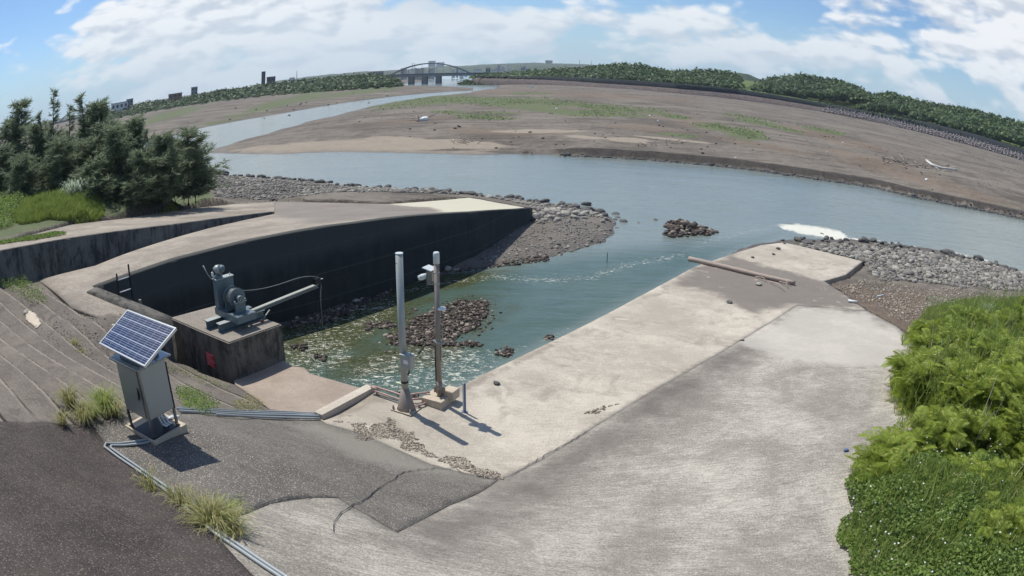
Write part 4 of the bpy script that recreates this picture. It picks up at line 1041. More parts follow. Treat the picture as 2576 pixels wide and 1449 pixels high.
MB().tube([(.13, 0, z2 - .03), (.13, 0, z2 - .01), (.13, 0, z2 + .03), (.13, 0, z2 + .045)], [.04, .11, .10, .03], 20).build('antenna_dome', M['white'], an)
z_ = m2z(860); mb = MB(); mb.tube([(0, 0, z_ - .02), (0, 0, z_ + .02)], .08, 16); mb.box((.12, 0, z_), (.14, .03, .03)); mb.box((-.10, 0, z_), (.08, .04, .05)); mb.build('clamp', M['galv'], m2)
mb = MB(); mb.tube([(-.085, -.01, .25), (-.085, -.01, m2z(870))], .018, 8); mb.build('conduit', M['blackmetal'], m2)
mb = MB(); mb.cyl((0, 0, .28), (0, 0, .60), .078, .074)
for k in range(4):
    a = k * math.pi / 2 + .3; mb.box((.09 * math.cos(a), .09 * math.sin(a), .36), (.12, .012, .16), rz=a)
mb.build('foot', M['rustpole'], m2)
pl = MB(); pl.box((-.06, -.02, .07), (.60, .60, .24), bev=.012); pl.build('plinth', M['plinthpale'], m2)
MB().box((.20, .22, .22), (.34, .34, .26), bev=.03).build('ballast_block', M['plinthpale'], m2)
# thin post beside the plinth
tb = hit(1169, 1037); tz = float(TN(tb[:2])[0]); th_ = ztop(1169, 964, tb) - tz
tp = empty('marker_post', (tb[0], tb[1], tz), R(-20), label='slim blue and pale post standing on the ramp just right of the camera mast', cat='post')
MB().box((.018, 0, th_ / 2), (.035, .03, th_)).build('blue_strip', M['blue'], tp)
MB().box((-.022, 0, th_ / 2), (.04, .028, th_)).build('pale_strip', M['palegrey'], tp)
MB().box((0, 0, .01), (.14, .10, .02)).build('foot', M['blue'], tp)
# pink pipes joining the foot of the masts
def pipe_line(name, px, rad, mat_, lift=.05, label=None, off=(0, 0), group=None, wob=0.0, zadd=None):
    pts = []
    for i, q in enumerate(px):
        p = hit(*q); z = float(TN(p[:2])[0]) + lift + (zadd[i] if zadd else 0)
        pts.append((p[0] + off[0], p[1] + off[1], z))
    # resample
    out = []
    for a, b in zip(pts[:-1], pts[1:]):
        a, b = Vector(a), Vector(b); n = max(2, int((b - a).length / .25))
        for k in range(n):
            q = a.lerp(b, k / n); q.z += wob * math.sin(q.x * 5 + q.y * 3); out.append(q)
    out.append(Vector(pts[-1]))
    mb = MB(); mb.tube(out, rad, 10); o = mb.build(name, mat_)
    tag(o, label, 'pipe', group); return o
pipe_line('feed_pipe', [(940, 988), (990, 1004), (1018, 1014)], .028, M['pinkpipe'], .20, 'upper rusty pink pipe from the pale curb beam to the grey mast foot')
pipe_line('feed_pipe', [(942, 993), (992, 1010), (1018, 1020)], .026, M['pinkpipe'], .12, 'lower rusty pink pipe from the pale curb beam to the grey mast foot')
pipe_line('link_pipe', [(1030, 1012), (1060, 1008), (1082, 1006)], .026, M['pinkpipe'], .22, 'upper pink pipe linking the grey mast foot to the camera mast plinth')
pipe_line('link_pipe', [(1030, 1018), (1060, 1014), (1082, 1011)], .026, M['pinkpipe'], .14, 'lower pink pipe linking the grey mast foot to the camera mast plinth')
pipe_line('bent_pipe', [(1036, 1024), (1050, 1028), (1066, 1022), (1080, 1012)], .024, M['pinkpipe'], .07, 'short bent pink pipe sagging between the grey mast and the plinth')
# curb beam
c0, c1 = hit(812, 1056), hit(943, 984)
dv = (c1 - c0)[:2]; L = np.linalg.norm(dv); zc0 = float(TN(c0[:2])[0]); 
mb = MB(); mb.box((L / 2, .15, -.04), (L, .30, .36), bev=.015)
cbm = mb.build('curb_beam', M['beam']); cbm.location = (c0[0], c0[1], zc0); cbm.rotation_euler = (0, 0, math.atan2(dv[1], dv[0]))
tag(cbm, 'pale straight concrete curb beam lying across the landing apron', 'curb')
p = hit(940, 990); mb = MB(); mb.tube([(p[0] - .05, p[1], 2.0), (p[0] + .1, p[1] - .05, 1.95), (p[0] + .12, p[1] - .05, 1.84)], .045, 10); o = mb.build('pipe_elbow', M['pinkpipe']); tag(o, 'short pink pipe elbow at the channel end of the curb beam', 'pipe')

# ------------------------------------------------------------------ conduits on the slope
for k, (d, lab) in enumerate([(0, 'outer grey conduit bent round from the cabinet and running down the slope edge'), (.11, 'inner grey conduit running parallel down the slope edge from the cabinet')]):
    pxs = [(392, 1107), (352, 1114), (300, 1120), (268, 1119), (264, 1128), (300, 1155), (345, 1185), (420, 1240), (478, 1290), (540, 1345), (600, 1385), (700, 1452), (720, 1466)] if k == 0 else \
          [(396, 1111), (360, 1120), (312, 1125), (281, 1125), (280, 1131), (312, 1154), (352, 1181), (428, 1234), (486, 1284), (548, 1339), (608, 1380), (712, 1450), (730, 1462)]
    pipe_line('slope_conduit', pxs, .024, M['pipe'], .035, lab, group='conduits down the slope edge')
CONDS = [('top', [(450, 1030), (600, 1036), (740, 1040), (800, 1044)], .018, 'uppermost thin conduit of the bundle between cabinet and curb beam'),
         ('a', [(445, 1034), (600, 1041), (740, 1045), (808, 1048)], .026, 'second conduit of the bundle between cabinet and curb beam'),
         ('b', [(452, 1041), (600, 1047), (740, 1050), (812, 1052)], .032, 'third and thickest conduit of the bundle between cabinet and curb beam'),
         ('c', [(545, 1048), (640, 1053), (740, 1056), (806, 1057)], .026, 'lowest conduit of the bundle ending at the curb beam')]
for _, pxs, rd_, lab in CONDS:
    pipe_line('ground_conduit', pxs, rd_, M['pipe'], rd_ + .03, lab, group='conduits beside the landing apron')

# ------------------------------------------------------------------ ladder and timber in the channel corner
La, Lb_ = P(331, 703, 0), P(347, 690, 0)
def on_line(px, a, d):   # plan point on line a + s d under sight line x
    v = ray(*px)[:2]; A_ = np.array([[d[0], -v[0]], [d[1], -v[1]]]); s_, k = np.linalg.solve(A_, -np.array(a[:2])); return np.array(a[:2]) + np.array(d) * s_
dcr = (cl1 - cl0) / np.linalg.norm(cl1 - cl0); ncr = np.array([-dcr[1], dcr[0]])
if ncr @ np.array([1, -.7]) < 0: ncr = -ncr
ra = on_line((332, 705), cl1 + ncr * .55, dcr); rb = on_line((364, 694), cl1 + ncr * .55, dcr)
ra = on_line((296, 712), cl1 + ncr * .5, dcr); rb = on_line((327, 702), cl1 + ncr * .5, dcr)
lad = empty('ladder', (ra[0], ra[1], 0), 0, label='steel access ladder with white rungs in the dark corner of the channel', cat='ladder')
rb_ = rb - ra
for q, yt in (((0, 0), 4.15), ((rb_[0], rb_[1]), 4.35)):
    MB().box((q[0], q[1], yt / 2), (.05, .05, yt)).build('rail', M['blackmetal'], lad)
for z_ in (3.9, 3.45, 3.0, 2.55):
    MB().tube([(0, 0, z_), (rb_[0], rb_[1], z_)], .02, 8).build('rung', M['white'] if z_ > 2 else M['winchlight'], lad)
pp = on_line((349, 735), cl1 + ncr * .8, dcr)
o = MB().box((pp[0], pp[1], 1.4), (.10, .10, 3.3)).build('timber_post', M['rustpole']); tag(o, 'weathered upright timber post just right of the ladder in the channel corner', 'post')

# ------------------------------------------------------------------ far flood wall, revetment and tetrapods
WB = [(1180, 203), (1300, 206), (1500, 222), (1700, 236), (1860, 250), (2071, 282), (2180, 303), (2299, 331), (2440, 366), (2576, 407), (2700, 447)]
WT = [(1180, 189), (1300, 191), (1500, 197), (1700, 210), (1860, 225), (2071, 260), (2180, 279), (2299, 300), (2440, 334), (2576, 376), (2700, 415)]
def elev(x, y): v = ray(x, y); return math.atan2(v[2], math.hypot(v[0], v[1]))
WR = [min(8.3 / math.tan(-elev(*q)), 560) for q in WB]
for _ in range(2): WR = [WR[0]] + [.25 * WR[i - 1] + .5 * WR[i] + .25 * WR[i + 1] for i in range(1, len(WR) - 1)] + [WR[-1]]
base = []; topz = []
for q, tq, r in zip(WB, WT, WR):
    p = PR(*q, r); base.append(p); topz.append(ztop(*tq, p))
base = np.array(base); topz = np.array(topz)
# resample along the wall
seg = np.r_[0, np.cumsum(np.linalg.norm(np.diff(base[:, :2], axis=0), axis=1))]
ss = np.linspace(0, seg[-1], 160)
bx, by, bz, tzz = (np.interp(ss, seg, v) for v in (base[:, 0], base[:, 1], base[:, 2], topz))
lineW = np.c_[bx, by]; dW = np.gradient(lineW, axis=0); dW /= np.linalg.norm(dW, axis=1)[:, None]; nW = np.c_[-dW[:, 1], dW[:, 0]]
if (nW[80] @ lineW[80]) < 0: nW = -nW
def profile(offs, zs, name, mat_):
    n = len(ss); k = len(offs)
    V = np.concatenate([np.c_[lineW + nW * o_, z_] for o_, z_ in zip(offs, zs)])
    F = [(a * n + i, a * n + i + 1, (a + 1) * n + i + 1, (a + 1) * n + i) for a in range(k - 1) for i in range(n - 1)]
    return mesh_np(name, V, F, mat_)
hgt_ = tzz - bz
m, t, b, g = new_mat('sloped_revetment_blocks'); n_ = noise_(t, g, .5, 6, .7); setin(t, b, color=mixc(t, sstep(t, n_, .35, .65), (.070, .058, .055), (.14, .115, .105)), rough=.95)
M['revet'] = m
o = profile([-1, 0, 9, 12], [bz * 0 - 1, bz, bz + hgt_ * .52, bz + hgt_ * .5], 'sloped_revetment', m)
tag(o, 'long brown sloped revetment below the flood wall across the mud flats', 'revetment')
M['floodwall'] = simple('dark_flood_wall', (.020, .026, .030), .9, 0, .35, .4)
o = profile([8.8, 9.2, 9.7, 10.5], [bz + hgt_ * .45, tzz - .02, tzz, bz + hgt_ * .3], 'flood_wall', M['floodwall'])
tag(o, 'long dark flood wall curving along the far side of the river flats', 'wall')
GX = [(1180, 186), (1300, 187), (1500, 182), (1750, 192), (1885, 202), (2000, 215), (2130, 240), (2200, 250), (2400, 290), (2576, 335), (2700, 372)]
gcr = np.interp(ss, seg, [ztop(x, y, (0, r + 95)) if False else CAM_H + math.tan(elev(x, y)) * (r + 95) for (x, y), r in zip([(q[0], np.interp(q[0], [a[0] for a in GX], [a[1] for a in GX])) for q in WT], WR)])
o = profile([10, 11, 22, 60, 100, 240, 900], [tzz - .3, tzz - .25, tzz + .3, tzz * .5 + gcr * .5, gcr, gcr - 1, gcr - 4], 'levee_ground', None)
m, t, b, g = new_mat('far_levee_grass'); n_ = noise_(t, g, .12, 5, .6); setin(t, b, color=mixc(t, n_, (.06, .09, .025), (.14, .19, .06)), rough=.95); o.data.materials.append(m); M['levgrass'] = m
o['kind'] = 'structure'
# tetrapods
mb = MB()
for d in ((0, 0, 1), (.943, 0, -.333), (-.471, .816, -.333), (-.471, -.816, -.333)):
    mb.tube([(0, 0, 0), tuple(1.25 * c for c in d)], [.42, .27], 8)
t0 = mb.build('tetrapod', M['tetra'])
tag(t0, 'grey concrete tetrapod piled with others at the foot of the far flood wall', 'tetrapod', 'tetrapods piled along the far flood wall')
s0 = np.interp(base[5][0], bx, ss); first = True
cnt = 0
for row, (off, dz_) in enumerate(((-1.0, 1.1), (1.3, 2.3), (3.4, 3.5))):
    s_ = s0 + row * 1.0
    while s_ < seg[-1] - 5 and cnt < 290:
        i = np.interp(s_, ss, np.arange(len(ss))); k = int(i); p = lineW[k] * (1 - (i - k)) + lineW[min(k + 1, 159)] * (i - k) + nW[k] * off
        z = bz[k] + dz_ + random.uniform(-.3, .3)
        c = t0 if first else t0.copy()
        if not first: COL.objects.link(c)
        first = False; c.location = (p[0], p[1], z); c.rotation_euler = (random.uniform(-.7, .7), random.uniform(-.7, .7), random.uniform(0, 6.28)); sc__ = random.uniform(1.05, 1.3); c.scale = (sc__,) * 3
        cnt += 1; s_ += random.uniform(2.5, 3.3)
# short dark stair down the revetment
for q, rr__, lab in (((1985, 268), 497, 'tiny dark stair ramp running down the far revetment'),):
    p = PR(*q, rr__ + 4); o = MB().box((0, 0, 0), (3.0, 9, .8), M=Matrix.Rotation(R(24), 4, 'X'), bev=.1).build('access_stair', M['floodwall']); o.location = p + np.array([0, 0, .6]); o.rotation_euler = (0, 0, -.35); tag(o, lab, 'stair')
# white board leaning by the revetment
p = PR(1336, 228, 400); o = MB().box((0, 0, 2.0), (.9, .3, 5.0), M=Matrix.Rotation(R(38), 4, 'Y'), bev=.05).build('white_board', M['white']); o.location = (p[0], p[1], p[2] - .6); tag(o, 'small white board standing at a slant on the far flats near the revetment', 'board')

# ------------------------------------------------------------------ woodland
def leaf_quads(C, N, S, jit=.5, rng=RNG, k=1):
    'quads centred at C, roughly facing N, half-size S'
    n = len(C); N = N + rng.normal(size=(n, 3)) * jit; N /= np.linalg.norm(N, axis=1)[:, None] + 1e-9
    T = np.cross(N, rng.normal(size=(n, 3))); T /= np.linalg.norm(T, axis=1)[:, None] + 1e-9
    B = np.cross(N, T); S = np.asarray(S)[:, None] if np.ndim(S) else S
    V = np.stack([C - T * S - B * S * .35, C + T * S * .2 - B * S * .8, C + T * S + B * S * .2, C - T * S * .3 + B * S * .8], 1).reshape(-1, 3)
    F = np.arange(4 * n).reshape(n, 4)
    return V, F
ICO = None
def ico(sub=1):
    bm = bmesh.new(); bmesh.ops.create_icosphere(bm, subdivisions=sub, radius=1)
    V = np.array([v.co[:] for v in bm.verts]); F = np.array([[v.index for v in f.verts] for f in bm.faces]); bm.free(); return V, F
IV, IF = ico(2)
def canopy(name, crowns, mat_, nleaf, lsize, label, cat, trunkz=None):
    'many crowns (x,y,z centre, rx, rz) as one wood of leaf clumps over dark inner foliage'
    Vs, Fs = [], []; off = 0; V2, F2 = [], []; off2 = 0
    for (x, y, z, rx, rz) in crowns:
        d = RNG.normal(size=(nleaf, 3)); d[:, 2] = np.abs(d[:, 2]) * .9 - .25; d /= np.linalg.norm(d, axis=1)[:, None]
        lump = 1 + .22 * np.sin(d[:, 0] * 5 + x) * np.sin(d[:, 1] * 5 + y) + RNG.normal(size=nleaf) * .09
        C = np.array([x, y, z]) + d * np.array([rx, rx, rz]) * lump[:, None]
        v, f = leaf_quads(C, d + np.array([0, 0, .3]), lsize * RNG.uniform(.6, 1.3, nleaf), .55)
        Vs.append(v); Fs.append(f + off); off += len(v)
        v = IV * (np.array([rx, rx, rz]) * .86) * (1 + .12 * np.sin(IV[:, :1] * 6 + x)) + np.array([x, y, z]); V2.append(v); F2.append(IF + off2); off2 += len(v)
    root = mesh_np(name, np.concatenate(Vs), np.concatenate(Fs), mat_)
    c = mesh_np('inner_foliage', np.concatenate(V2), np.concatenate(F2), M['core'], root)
    tag(root, label, cat, kind='stuff'); c['kind'] = 'stuff'
    return root
def wood(name, tops, bases, r0, r1, mat_, label, seed, dens=5.2, rx=(3.6, 6.0), nleaf=55, lsize=1.1, rows=5, cat='woodland', follow=False):
    tx = [p[0] for p in tops]; ty = [p[1] for p in tops]; bx_ = [p[0] for p in bases]; by_ = [p[1] for p in bases]
    rng = random.Random(seed); crowns = []
    x0, x1 = min(tx), max(tx)
    for row in range(rows):
        f = row / (rows - 1.); r = r0 + (r1 - r0) * f; step = dens / r * FPX
        x = x0 + rng.uniform(0, step)
        while x < x1:
            yt = np.interp(x, tx, ty); yb = np.interp(x, bx_, by_)
            yy = yb + (yt - yb) * (.30 + .66 * f) + rng.uniform(-1.5, 2.0)
            rr = r + rng.uniform(-4, 4)
            if follow: rr = np.interp(x, [q[0] for q in WT], WR) + follow[0] + follow[1] * f
            p = PR(x, yy, rr); rx_ = rng.uniform(*rx); rz_ = rx_ * rng.uniform(.65, .85)
            hroom = max(1.2, (yb - yt) / FPX * rr)
            rz_ = min(rz_, hroom * .6); 
            crowns.append((p[0], p[1], p[2] - rz_ , rx_, rz_ * 1.1))
            x += step * rng.uniform(.7, 1.3)
    return canopy(name, crowns, mat_, nleaf, lsize, label, cat)
wood('woodland', [(1195, 186), (1260, 182), (1400, 170), (1450, 168), (1500, 163), (1560, 156), (1620, 160), (1660, 170), (1700, 176), (1760, 172), (1830, 176), (1855, 186), (1868, 205)],
     [(1195, 193), (1400, 196), (1600, 206), (1740, 216), (1868, 227)], 530, 640, M['wood'], 'long wooded rise behind the flood wall, nearest the bridge', 3, rows=7, follow=(20, 85))
wood('woodland', [(1893, 214), (1915, 202), (1940, 193), (1975, 187), (2020, 184), (2080, 192), (2130, 204), (2165, 218), (2190, 238)],
     [(1893, 222), (2000, 236), (2060, 246), (2120, 238), (2190, 246)], 520, 600, M['wood'], 'rounded wooded mound behind the flood wall between two grassy gaps', 4, rows=7, follow=(28, 75))
wood('woodland', [(2160, 250), (2195, 236), (2235, 228), (2300, 244), (2380, 262), (2420, 264), (2480, 280), (2530, 292), (2576, 304), (2700, 345)],
     [(2150, 262), (2250, 278), (2330, 300), (2440, 325), (2576, 362), (2700, 400)], 490, 570, M['wood'], 'wooded bank behind the flood wall at the right of the view', 5, rows=7, follow=(20, 85))
wood('shrub_row', [(1210, 188), (1500, 198), (1700, 209), (1860, 223), (2071, 257), (2299, 296), (2576, 371)], [(1210, 191), (1500, 201), (1700, 212), (1860, 228), (2071, 262), (2299, 303), (2576, 379)], 500, 507, M['wood'], 'low green shrubs in a strip along the top of the flood wall', 9, rows=2, dens=3.0, rx=(1.2, 2.2), nleaf=30, lsize=.55, cat='shrubs', follow=(12, 6))
wood('mangrove_clump', [(1160, 206), (1175, 199), (1210, 197), (1250, 202)], [(1160, 214), (1250, 215)], 545, 560, M['levgrass'], 'bright green low bushes on the bank just right of the bridge piers', 12, rows=3, dens=4, rx=(2.5, 3.5), nleaf=50, lsize=.7, cat='bushes')
wood('woodland', [(235, 296), (259, 279), (300, 268), (370, 254), (420, 250), (470, 240), (556, 223), (620, 215), (700, 204), (741, 200), (820, 193), (880, 187), (935, 184), (985, 191), (1005, 200)],
     [(235, 314), (262, 308), (370, 286), (556, 257), (741, 237), (852, 222), (1000, 211)], 480, 600, M['woodL'], 'dense riverside trees along the far left bank up to the bridge', 6, rows=6, dens=5.0, rx=(3.5, 5.5))
# grassy ground rising behind the flood wall gaps, and the land under the woods on the left
wood('thicket', [(240, 300), (500, 262), (800, 222), (1010, 205)], [(240, 316), (500, 274), (800, 230), (1010, 212)], 430, 445, M['woodL'], 'low scrub along the grassy edge of the far left bank', 8, rows=2, dens=7, rx=(2.0, 3.4), nleaf=45, lsize=.8, cat='scrub')

# ------------------------------------------------------------------ distant ridge lines
def ridge(name, pts, r, depth, mat_, bumpy=1.0, seed=1):
    xs = np.arange(pts[0][0], pts[-1][0] + 1, 6.); ys = np.interp(xs, [p[0] for p in pts], [p[1] for p in pts])
    ys = ys + (fbm2(np.c_[xs, xs * 0], .06, seed) - .5) * 3.0 * bumpy
    top = np.array([PR(x, y, r) for x, y in zip(xs, ys)])
    n = len(xs); rows = []
    for k, f in enumerate(np.linspace(0, 1, 9)):
        q = top.copy(); hh = np.maximum(top[:, 2] - 2, 1)
        q[:, :2] *= (1 - depth / r * (1 - f))
        q[:, 2] = 2 + hh * (f ** .8) * (1 - .06 * (1 - f) * 2) + (fbm2(q[:, :2], .012, seed + 2) - .5) * hh * .30 * math.sin(math.pi * f)
        rows.append(q)
    V = np.concatenate(rows)
    F = [(a * n + i, a * n + i + 1, (a + 1) * n + i + 1, (a + 1) * n + i) for a in range(8) for i in range(n - 1)]
    o = mesh_np(name, V, F, mat_, smooth=True); tag(o, kind='structure'); return o
m, t, b, g = new_mat('distant_hill_woods'); n_ = noise_(t, g, .012, 8, .7); nn = noise_(t, g, .05, 4, .6)
setin(t, b, color=mixc(t, sstep(t, math_(t, 'ADD', math_(t, 'MULTIPLY', n_, .6), math_(t, 'MULTIPLY', nn, .4)), .4, .6), (.022, .04, .02), (.085, .10, .05)), rough=1)
M['hill'] = m
ridge('hills', [(-300, 420), (-100, 360), (60, 314), (150, 298), (240, 284), (360, 265), (480, 247), (600, 226), (700, 203), (800, 190), (900, 181), (1000, 176), (1100, 167), (1180, 165), (1260, 160), (1340, 158), (1440, 160), (1560, 166), (1700, 178), (1900, 200), (2100, 235), (2200, 250)], 3200, 1500, M['hill'])
ridge('hills', [(1800, 196), (1855, 183), (1880, 186), (1905, 196), (1930, 205)], 1100, 200, M['hill'], seed=4)

# ------------------------------------------------------------------ arch bridge
BR_ = 660.
def bp(x, y, r=BR_): return PR(x, y, r)
pL, pR_ = bp(978, 190, 655), bp(1188, 187, 640)
br = empty('arch_bridge', (pL[0], pL[1], 0), math.atan2(pR_[1] - pL[1], pR_[0] - pL[0]), label='distant road bridge with one shallow steel arch over three stout piers', cat='bridge')
LB = math.hypot(*(pR_ - pL)[:2]); zD = 8.8
Minv = (Matrix.Translation((pL[0], pL[1], 0)) @ Matrix.Rotation(math.atan2(pR_[1] - pL[1], pR_[0] - pL[0]), 4, 'Z')).inverted()
bsteel = simple('dark_blue_bridge_steel', (.10, .13, .15), .6, .1); bconc = simple('grey_bridge_concrete', (.22, .23, .23), .9)
M['bsteel'] = bsteel; M['bconc'] = bconc
ztopA = ztop(1080, 160, bp(1080, 190)); 
mb = MB(); mb.box((LB / 2 + 10, 0, zD - .9), (LB + 90, 12, 1.9)); mb.build('deck', bconc, br)
for s_ in (-6.1, 6.1): MB().box((LB / 2 + 10, s_, zD + .6), (LB + 90, .3, 1.1)).build('railing', bsteel, br)
def archz(f): return zD - .5 + (ztopA - zD + .5) * (1 - (2 * f - 1) ** 2)
for s_ in (-4.5, 4.5):
    mb = MB(); mb.tube([(LB * f, s_, archz(f)) for f in np.linspace(0, 1, 33)], .5, 6); mb.build('arch_rib', bsteel, br)
for k in range(1, 12):
    f = k / 12.; mb = MB(); mb.tube([(LB * f, -4.5, zD), (LB * f, -4.5, archz(f))], .09, 5); mb.build('hanger', bsteel, br)
for px_ in (1041, 1076, 1111):
    q = Minv @ Vector(bp(px_, 195)); mb = MB(); mb.box((q.x, 0, 3.2), (4.6, 9, 9.4), bev=.2); mb.box((q.x, 0, 7.4), (6.4, 10.5, 1.0)); mb.build('pier', bconc, br)
# small arched bridge far to the left
a0, a1 = bp(150, 292, 600), bp(225, 287, 640)
b2 = empty('arch_bridge', (a0[0], a0[1], 0), math.atan2(a1[1] - a0[1], a1[0] - a0[0]), label='second small arched bridge far off at the left, half hidden by the slender trees', cat='bridge')
L2 = math.hypot(*(a1 - a0)[:2]); zt2 = ztop(190, 279, (a0 + a1) / 2)
MB().box((L2 / 2, 0, 6.2), (L2 + 40, 8, 1.6)).build('deck', bconc, b2)
MB().tube([(L2 * f, 0, 6.5 + (zt2 - 6.5) * (1 - (2 * f - 1) ** 2)) for f in np.linspace(0, 1, 25)], .7, 6).build('arch_rib', bsteel, b2)

# ------------------------------------------------------------------ distant buildings
wallm = [simple('pale_far_wall', (.42, .42, .40), .9), simple('grey_far_wall', (.24, .25, .26), .9), simple('dark_far_wall', (.09, .10, .12), .9), simple('brown_far_wall', (.20, .14, .10), .9), simple('white_far_wall', (.6, .62, .62), .9)]
roofm = [simple('grey_far_roof', (.22, .24, .26), .8), simple('rust_far_roof', (.30, .12, .08), .8), simple('blue_far_roof', (.12, .2, .3), .7)]
glass = simple('dark_far_window', (.03, .04, .05), .3)
def building(x0, x1, yt, r, wi, label, cat='building', roof=0, dz=0, floors=None, depth=12, ybot=None, parapet=True, name='far_building', win=True):
    a, b_ = PR(x0, yt, r), PR(x1, yt, r); W_ = math.hypot(*(b_ - a)[:2]); z1 = (a[2] + b_[2]) / 2
    z0 = 1.0 if r < 1500 else min(z1 - 25, 20)
    rz = math.atan2(b_[1] - a[1], b_[0] - a[0]); H_ = z1 - z0
    e = empty(name, (a[0], a[1], z0), rz, label=label, cat=cat)
    MB().box((W_ / 2, depth / 2, H_ / 2), (W_, depth, H_)).build('wall', wallm[wi], e)
    MB().box((W_ / 2, depth / 2, H_ + .25), (W_ * 1.06, depth * 1.06, .5)).build('roof', roofm[roof], e)
    if win:
        fl = floors or max(1, int(H_ / 3.4)); nw = max(2, int(W_ / 3.5)); k = 0
        for f in range(max(0, fl - 5), fl):
            for j in range(nw):
                if k > 30: break
                MB().box(((j + .5) * W_ / nw, -.06, (f + .55) * H_ / fl), (W_ / nw * .5, .1, H_ / fl * .42)).build('window', glass, e); k += 1
    return e
tw = building(658, 668, 181, 640, 2, 'tall dark tower block standing above the left treeline', floors=9, name='tower_block')
w_ = 4
for x_ in (.6, 2.6): MB().box((x_, 3, tw.children[0].dimensions[2] + 1.0), (1.0, 3, 1.4)).build('roof_tank', wallm[2], tw)
building(671, 693, 194, 655, 2, 'low dark annex right beside the tall tower block', floors=3)
building(481, 497, 220, 610, 1, 'grey block with a rounded top poking above the left treeline', floors=4)
building(424, 458, 236, 590, 3, 'brown brick building ruin among the trees on the left bank', floors=3)
building(318, 335, 250, 585, 1, 'flat topped house with dark roof left of the brick building', floors=3)
building(280, 322, 259, 575, 4, 'long white low house under a flat roof on the left bank', floors=2)
building(228, 252, 262, 640, 1, 'small pale tower far left above the slender trees', floors=4, win=False)
building(556, 590, 227, 640, 4, 'pale low roofs between the rounded block and the tower', win=False)
building(728, 742, 196, 900, 4, 'small white shed above the treeline right of the tower', win=False)
building(930, 965, 180, 900, 1, 'grey low factory just left of the bridge arch', floors=2)
building(1078, 1096, 153.5, 3300, 1, 'grey apartment slab on the hill behind the crown of the bridge arch', floors=8, depth=30)
building(1098, 1118, 157, 3300, 1, 'lower apartment slab joined to the hill block behind the arch', floors=5, depth=30)
building(1372, 1390, 152, 3300, 1, 'single grey block on the skyline between bridge and woodland', floors=6, depth=30)
building(1190, 1212, 176, 800, 4, 'white roofed hall right of the bridge among trees', win=False, roof=0)
building(1222, 1234, 171, 850, 1, 'temple like building with a small tower right of the bridge', floors=2)
building(1236, 1262, 177, 820, 4, 'long white roofed shed further right of the bridge', win=False)
building(1268, 1282, 181, 760, 4, 'small pale building at the left end of the wooded rise', win=False)
building(1310, 1332, 174, 760, 0, 'pale green building half sunk in the wooded rise', floors=2)
rng_ = random.Random(4)
for k in range(26):
    x = rng_.uniform(1000, 1185); y = rng_.uniform(171, 181)
    building(x, x + rng_.uniform(3, 9), y, rng_.uniform(900, 1300), rng_.choice([0, 4, 1, 0]), 'tiny pale town building seen under the bridge arch', win=False, roof=rng_.choice([0, 0, 1, 2]), name='town_house')['group'] = 'town buildings seen under the bridge arch'
for k in range(14):
    x = rng_.uniform(1190, 1330); y = rng_.uniform(163, 175)
    building(x, x + rng_.uniform(3, 8), y, rng_.uniform(1700, 2100), rng_.choice([0, 4, 1]), 'tiny pale house on the distant hillside right of the bridge', win=False, name='hill_house')['group'] = 'houses on the distant hillside'
for k, (x, y) in enumerate([(747, 178), (760, 183)][:1] + [(1458, 150), (1487, 152), (1037, 158), (1042, 158)]):
    p = PR(x, y, 2400); o = MB().tube([(0, 0, -60), (0, 0, 0)], [1.8, 1.0], 6).build('lattice_mast', M['bconc']); o.location = p
    tag(o, ['thin mast on the skyline right of the tower block', 'left one of two thin masts above the wooded rise', 'right one of two thin masts above the wooded rise', 'left twin chimney behind the bridge arch', 'right twin chimney behind the bridge arch'][k], 'mast')

# ------------------------------------------------------------------ stones
def rock_mesh(seed, sub=2, flat=.6, rough=.28):
    V, F = (IV, IF) if sub == 2 else ico(sub)
    rg = np.random.default_rng(seed); V = V.copy()
    for _ in range(7):   # chip planes off
        n = rg.normal(size=3); n /= np.linalg.norm(n); d = rg.uniform(.55, .85); k = V @ n - d
        V = V - np.where(k > 0, k, 0)[:, None] * n * .9
    V *= (1 + rg.normal(size=(len(V), 1)) * .03); V *= np.array([rg.uniform(.9, 1.3), rg.uniform(.7, 1.0), flat * rg.uniform(.8, 1.2)])
    return V, F
RK = [rock_mesh(k) for k in range(8)]
I1V, I1F = ico(1)
RKS = []
for k in range(10):
    rg = np.random.default_rng(50 + k); v = I1V * (1 + rg.normal(size=(len(I1V), 1)) * .13) * np.array([rg.uniform(.9, 1.3), rg.uniform(.65, 1.0), rg.uniform(.4, .75)]); RKS.append((v, I1F))
def rotm(n, rng=RNG, tilt=.4):
    a = rng.uniform(0, 2 * math.pi, n); c, s_ = np.cos(a), np.sin(a); Rz = np.zeros((n, 3, 3)); Rz[:, 0, 0] = c; Rz[:, 0, 1] = -s_; Rz[:, 1, 0] = s_; Rz[:, 1, 1] = c; Rz[:, 2, 2] = 1
    b_ = rng.normal(size=n) * tilt; c, s_ = np.cos(b_), np.sin(b_); Rx = np.zeros((n, 3, 3)); Rx[:, 0, 0] = 1; Rx[:, 1, 1] = c; Rx[:, 1, 2] = -s_; Rx[:, 2, 1] = s_; Rx[:, 2, 2] = c
    return Rz @ Rx
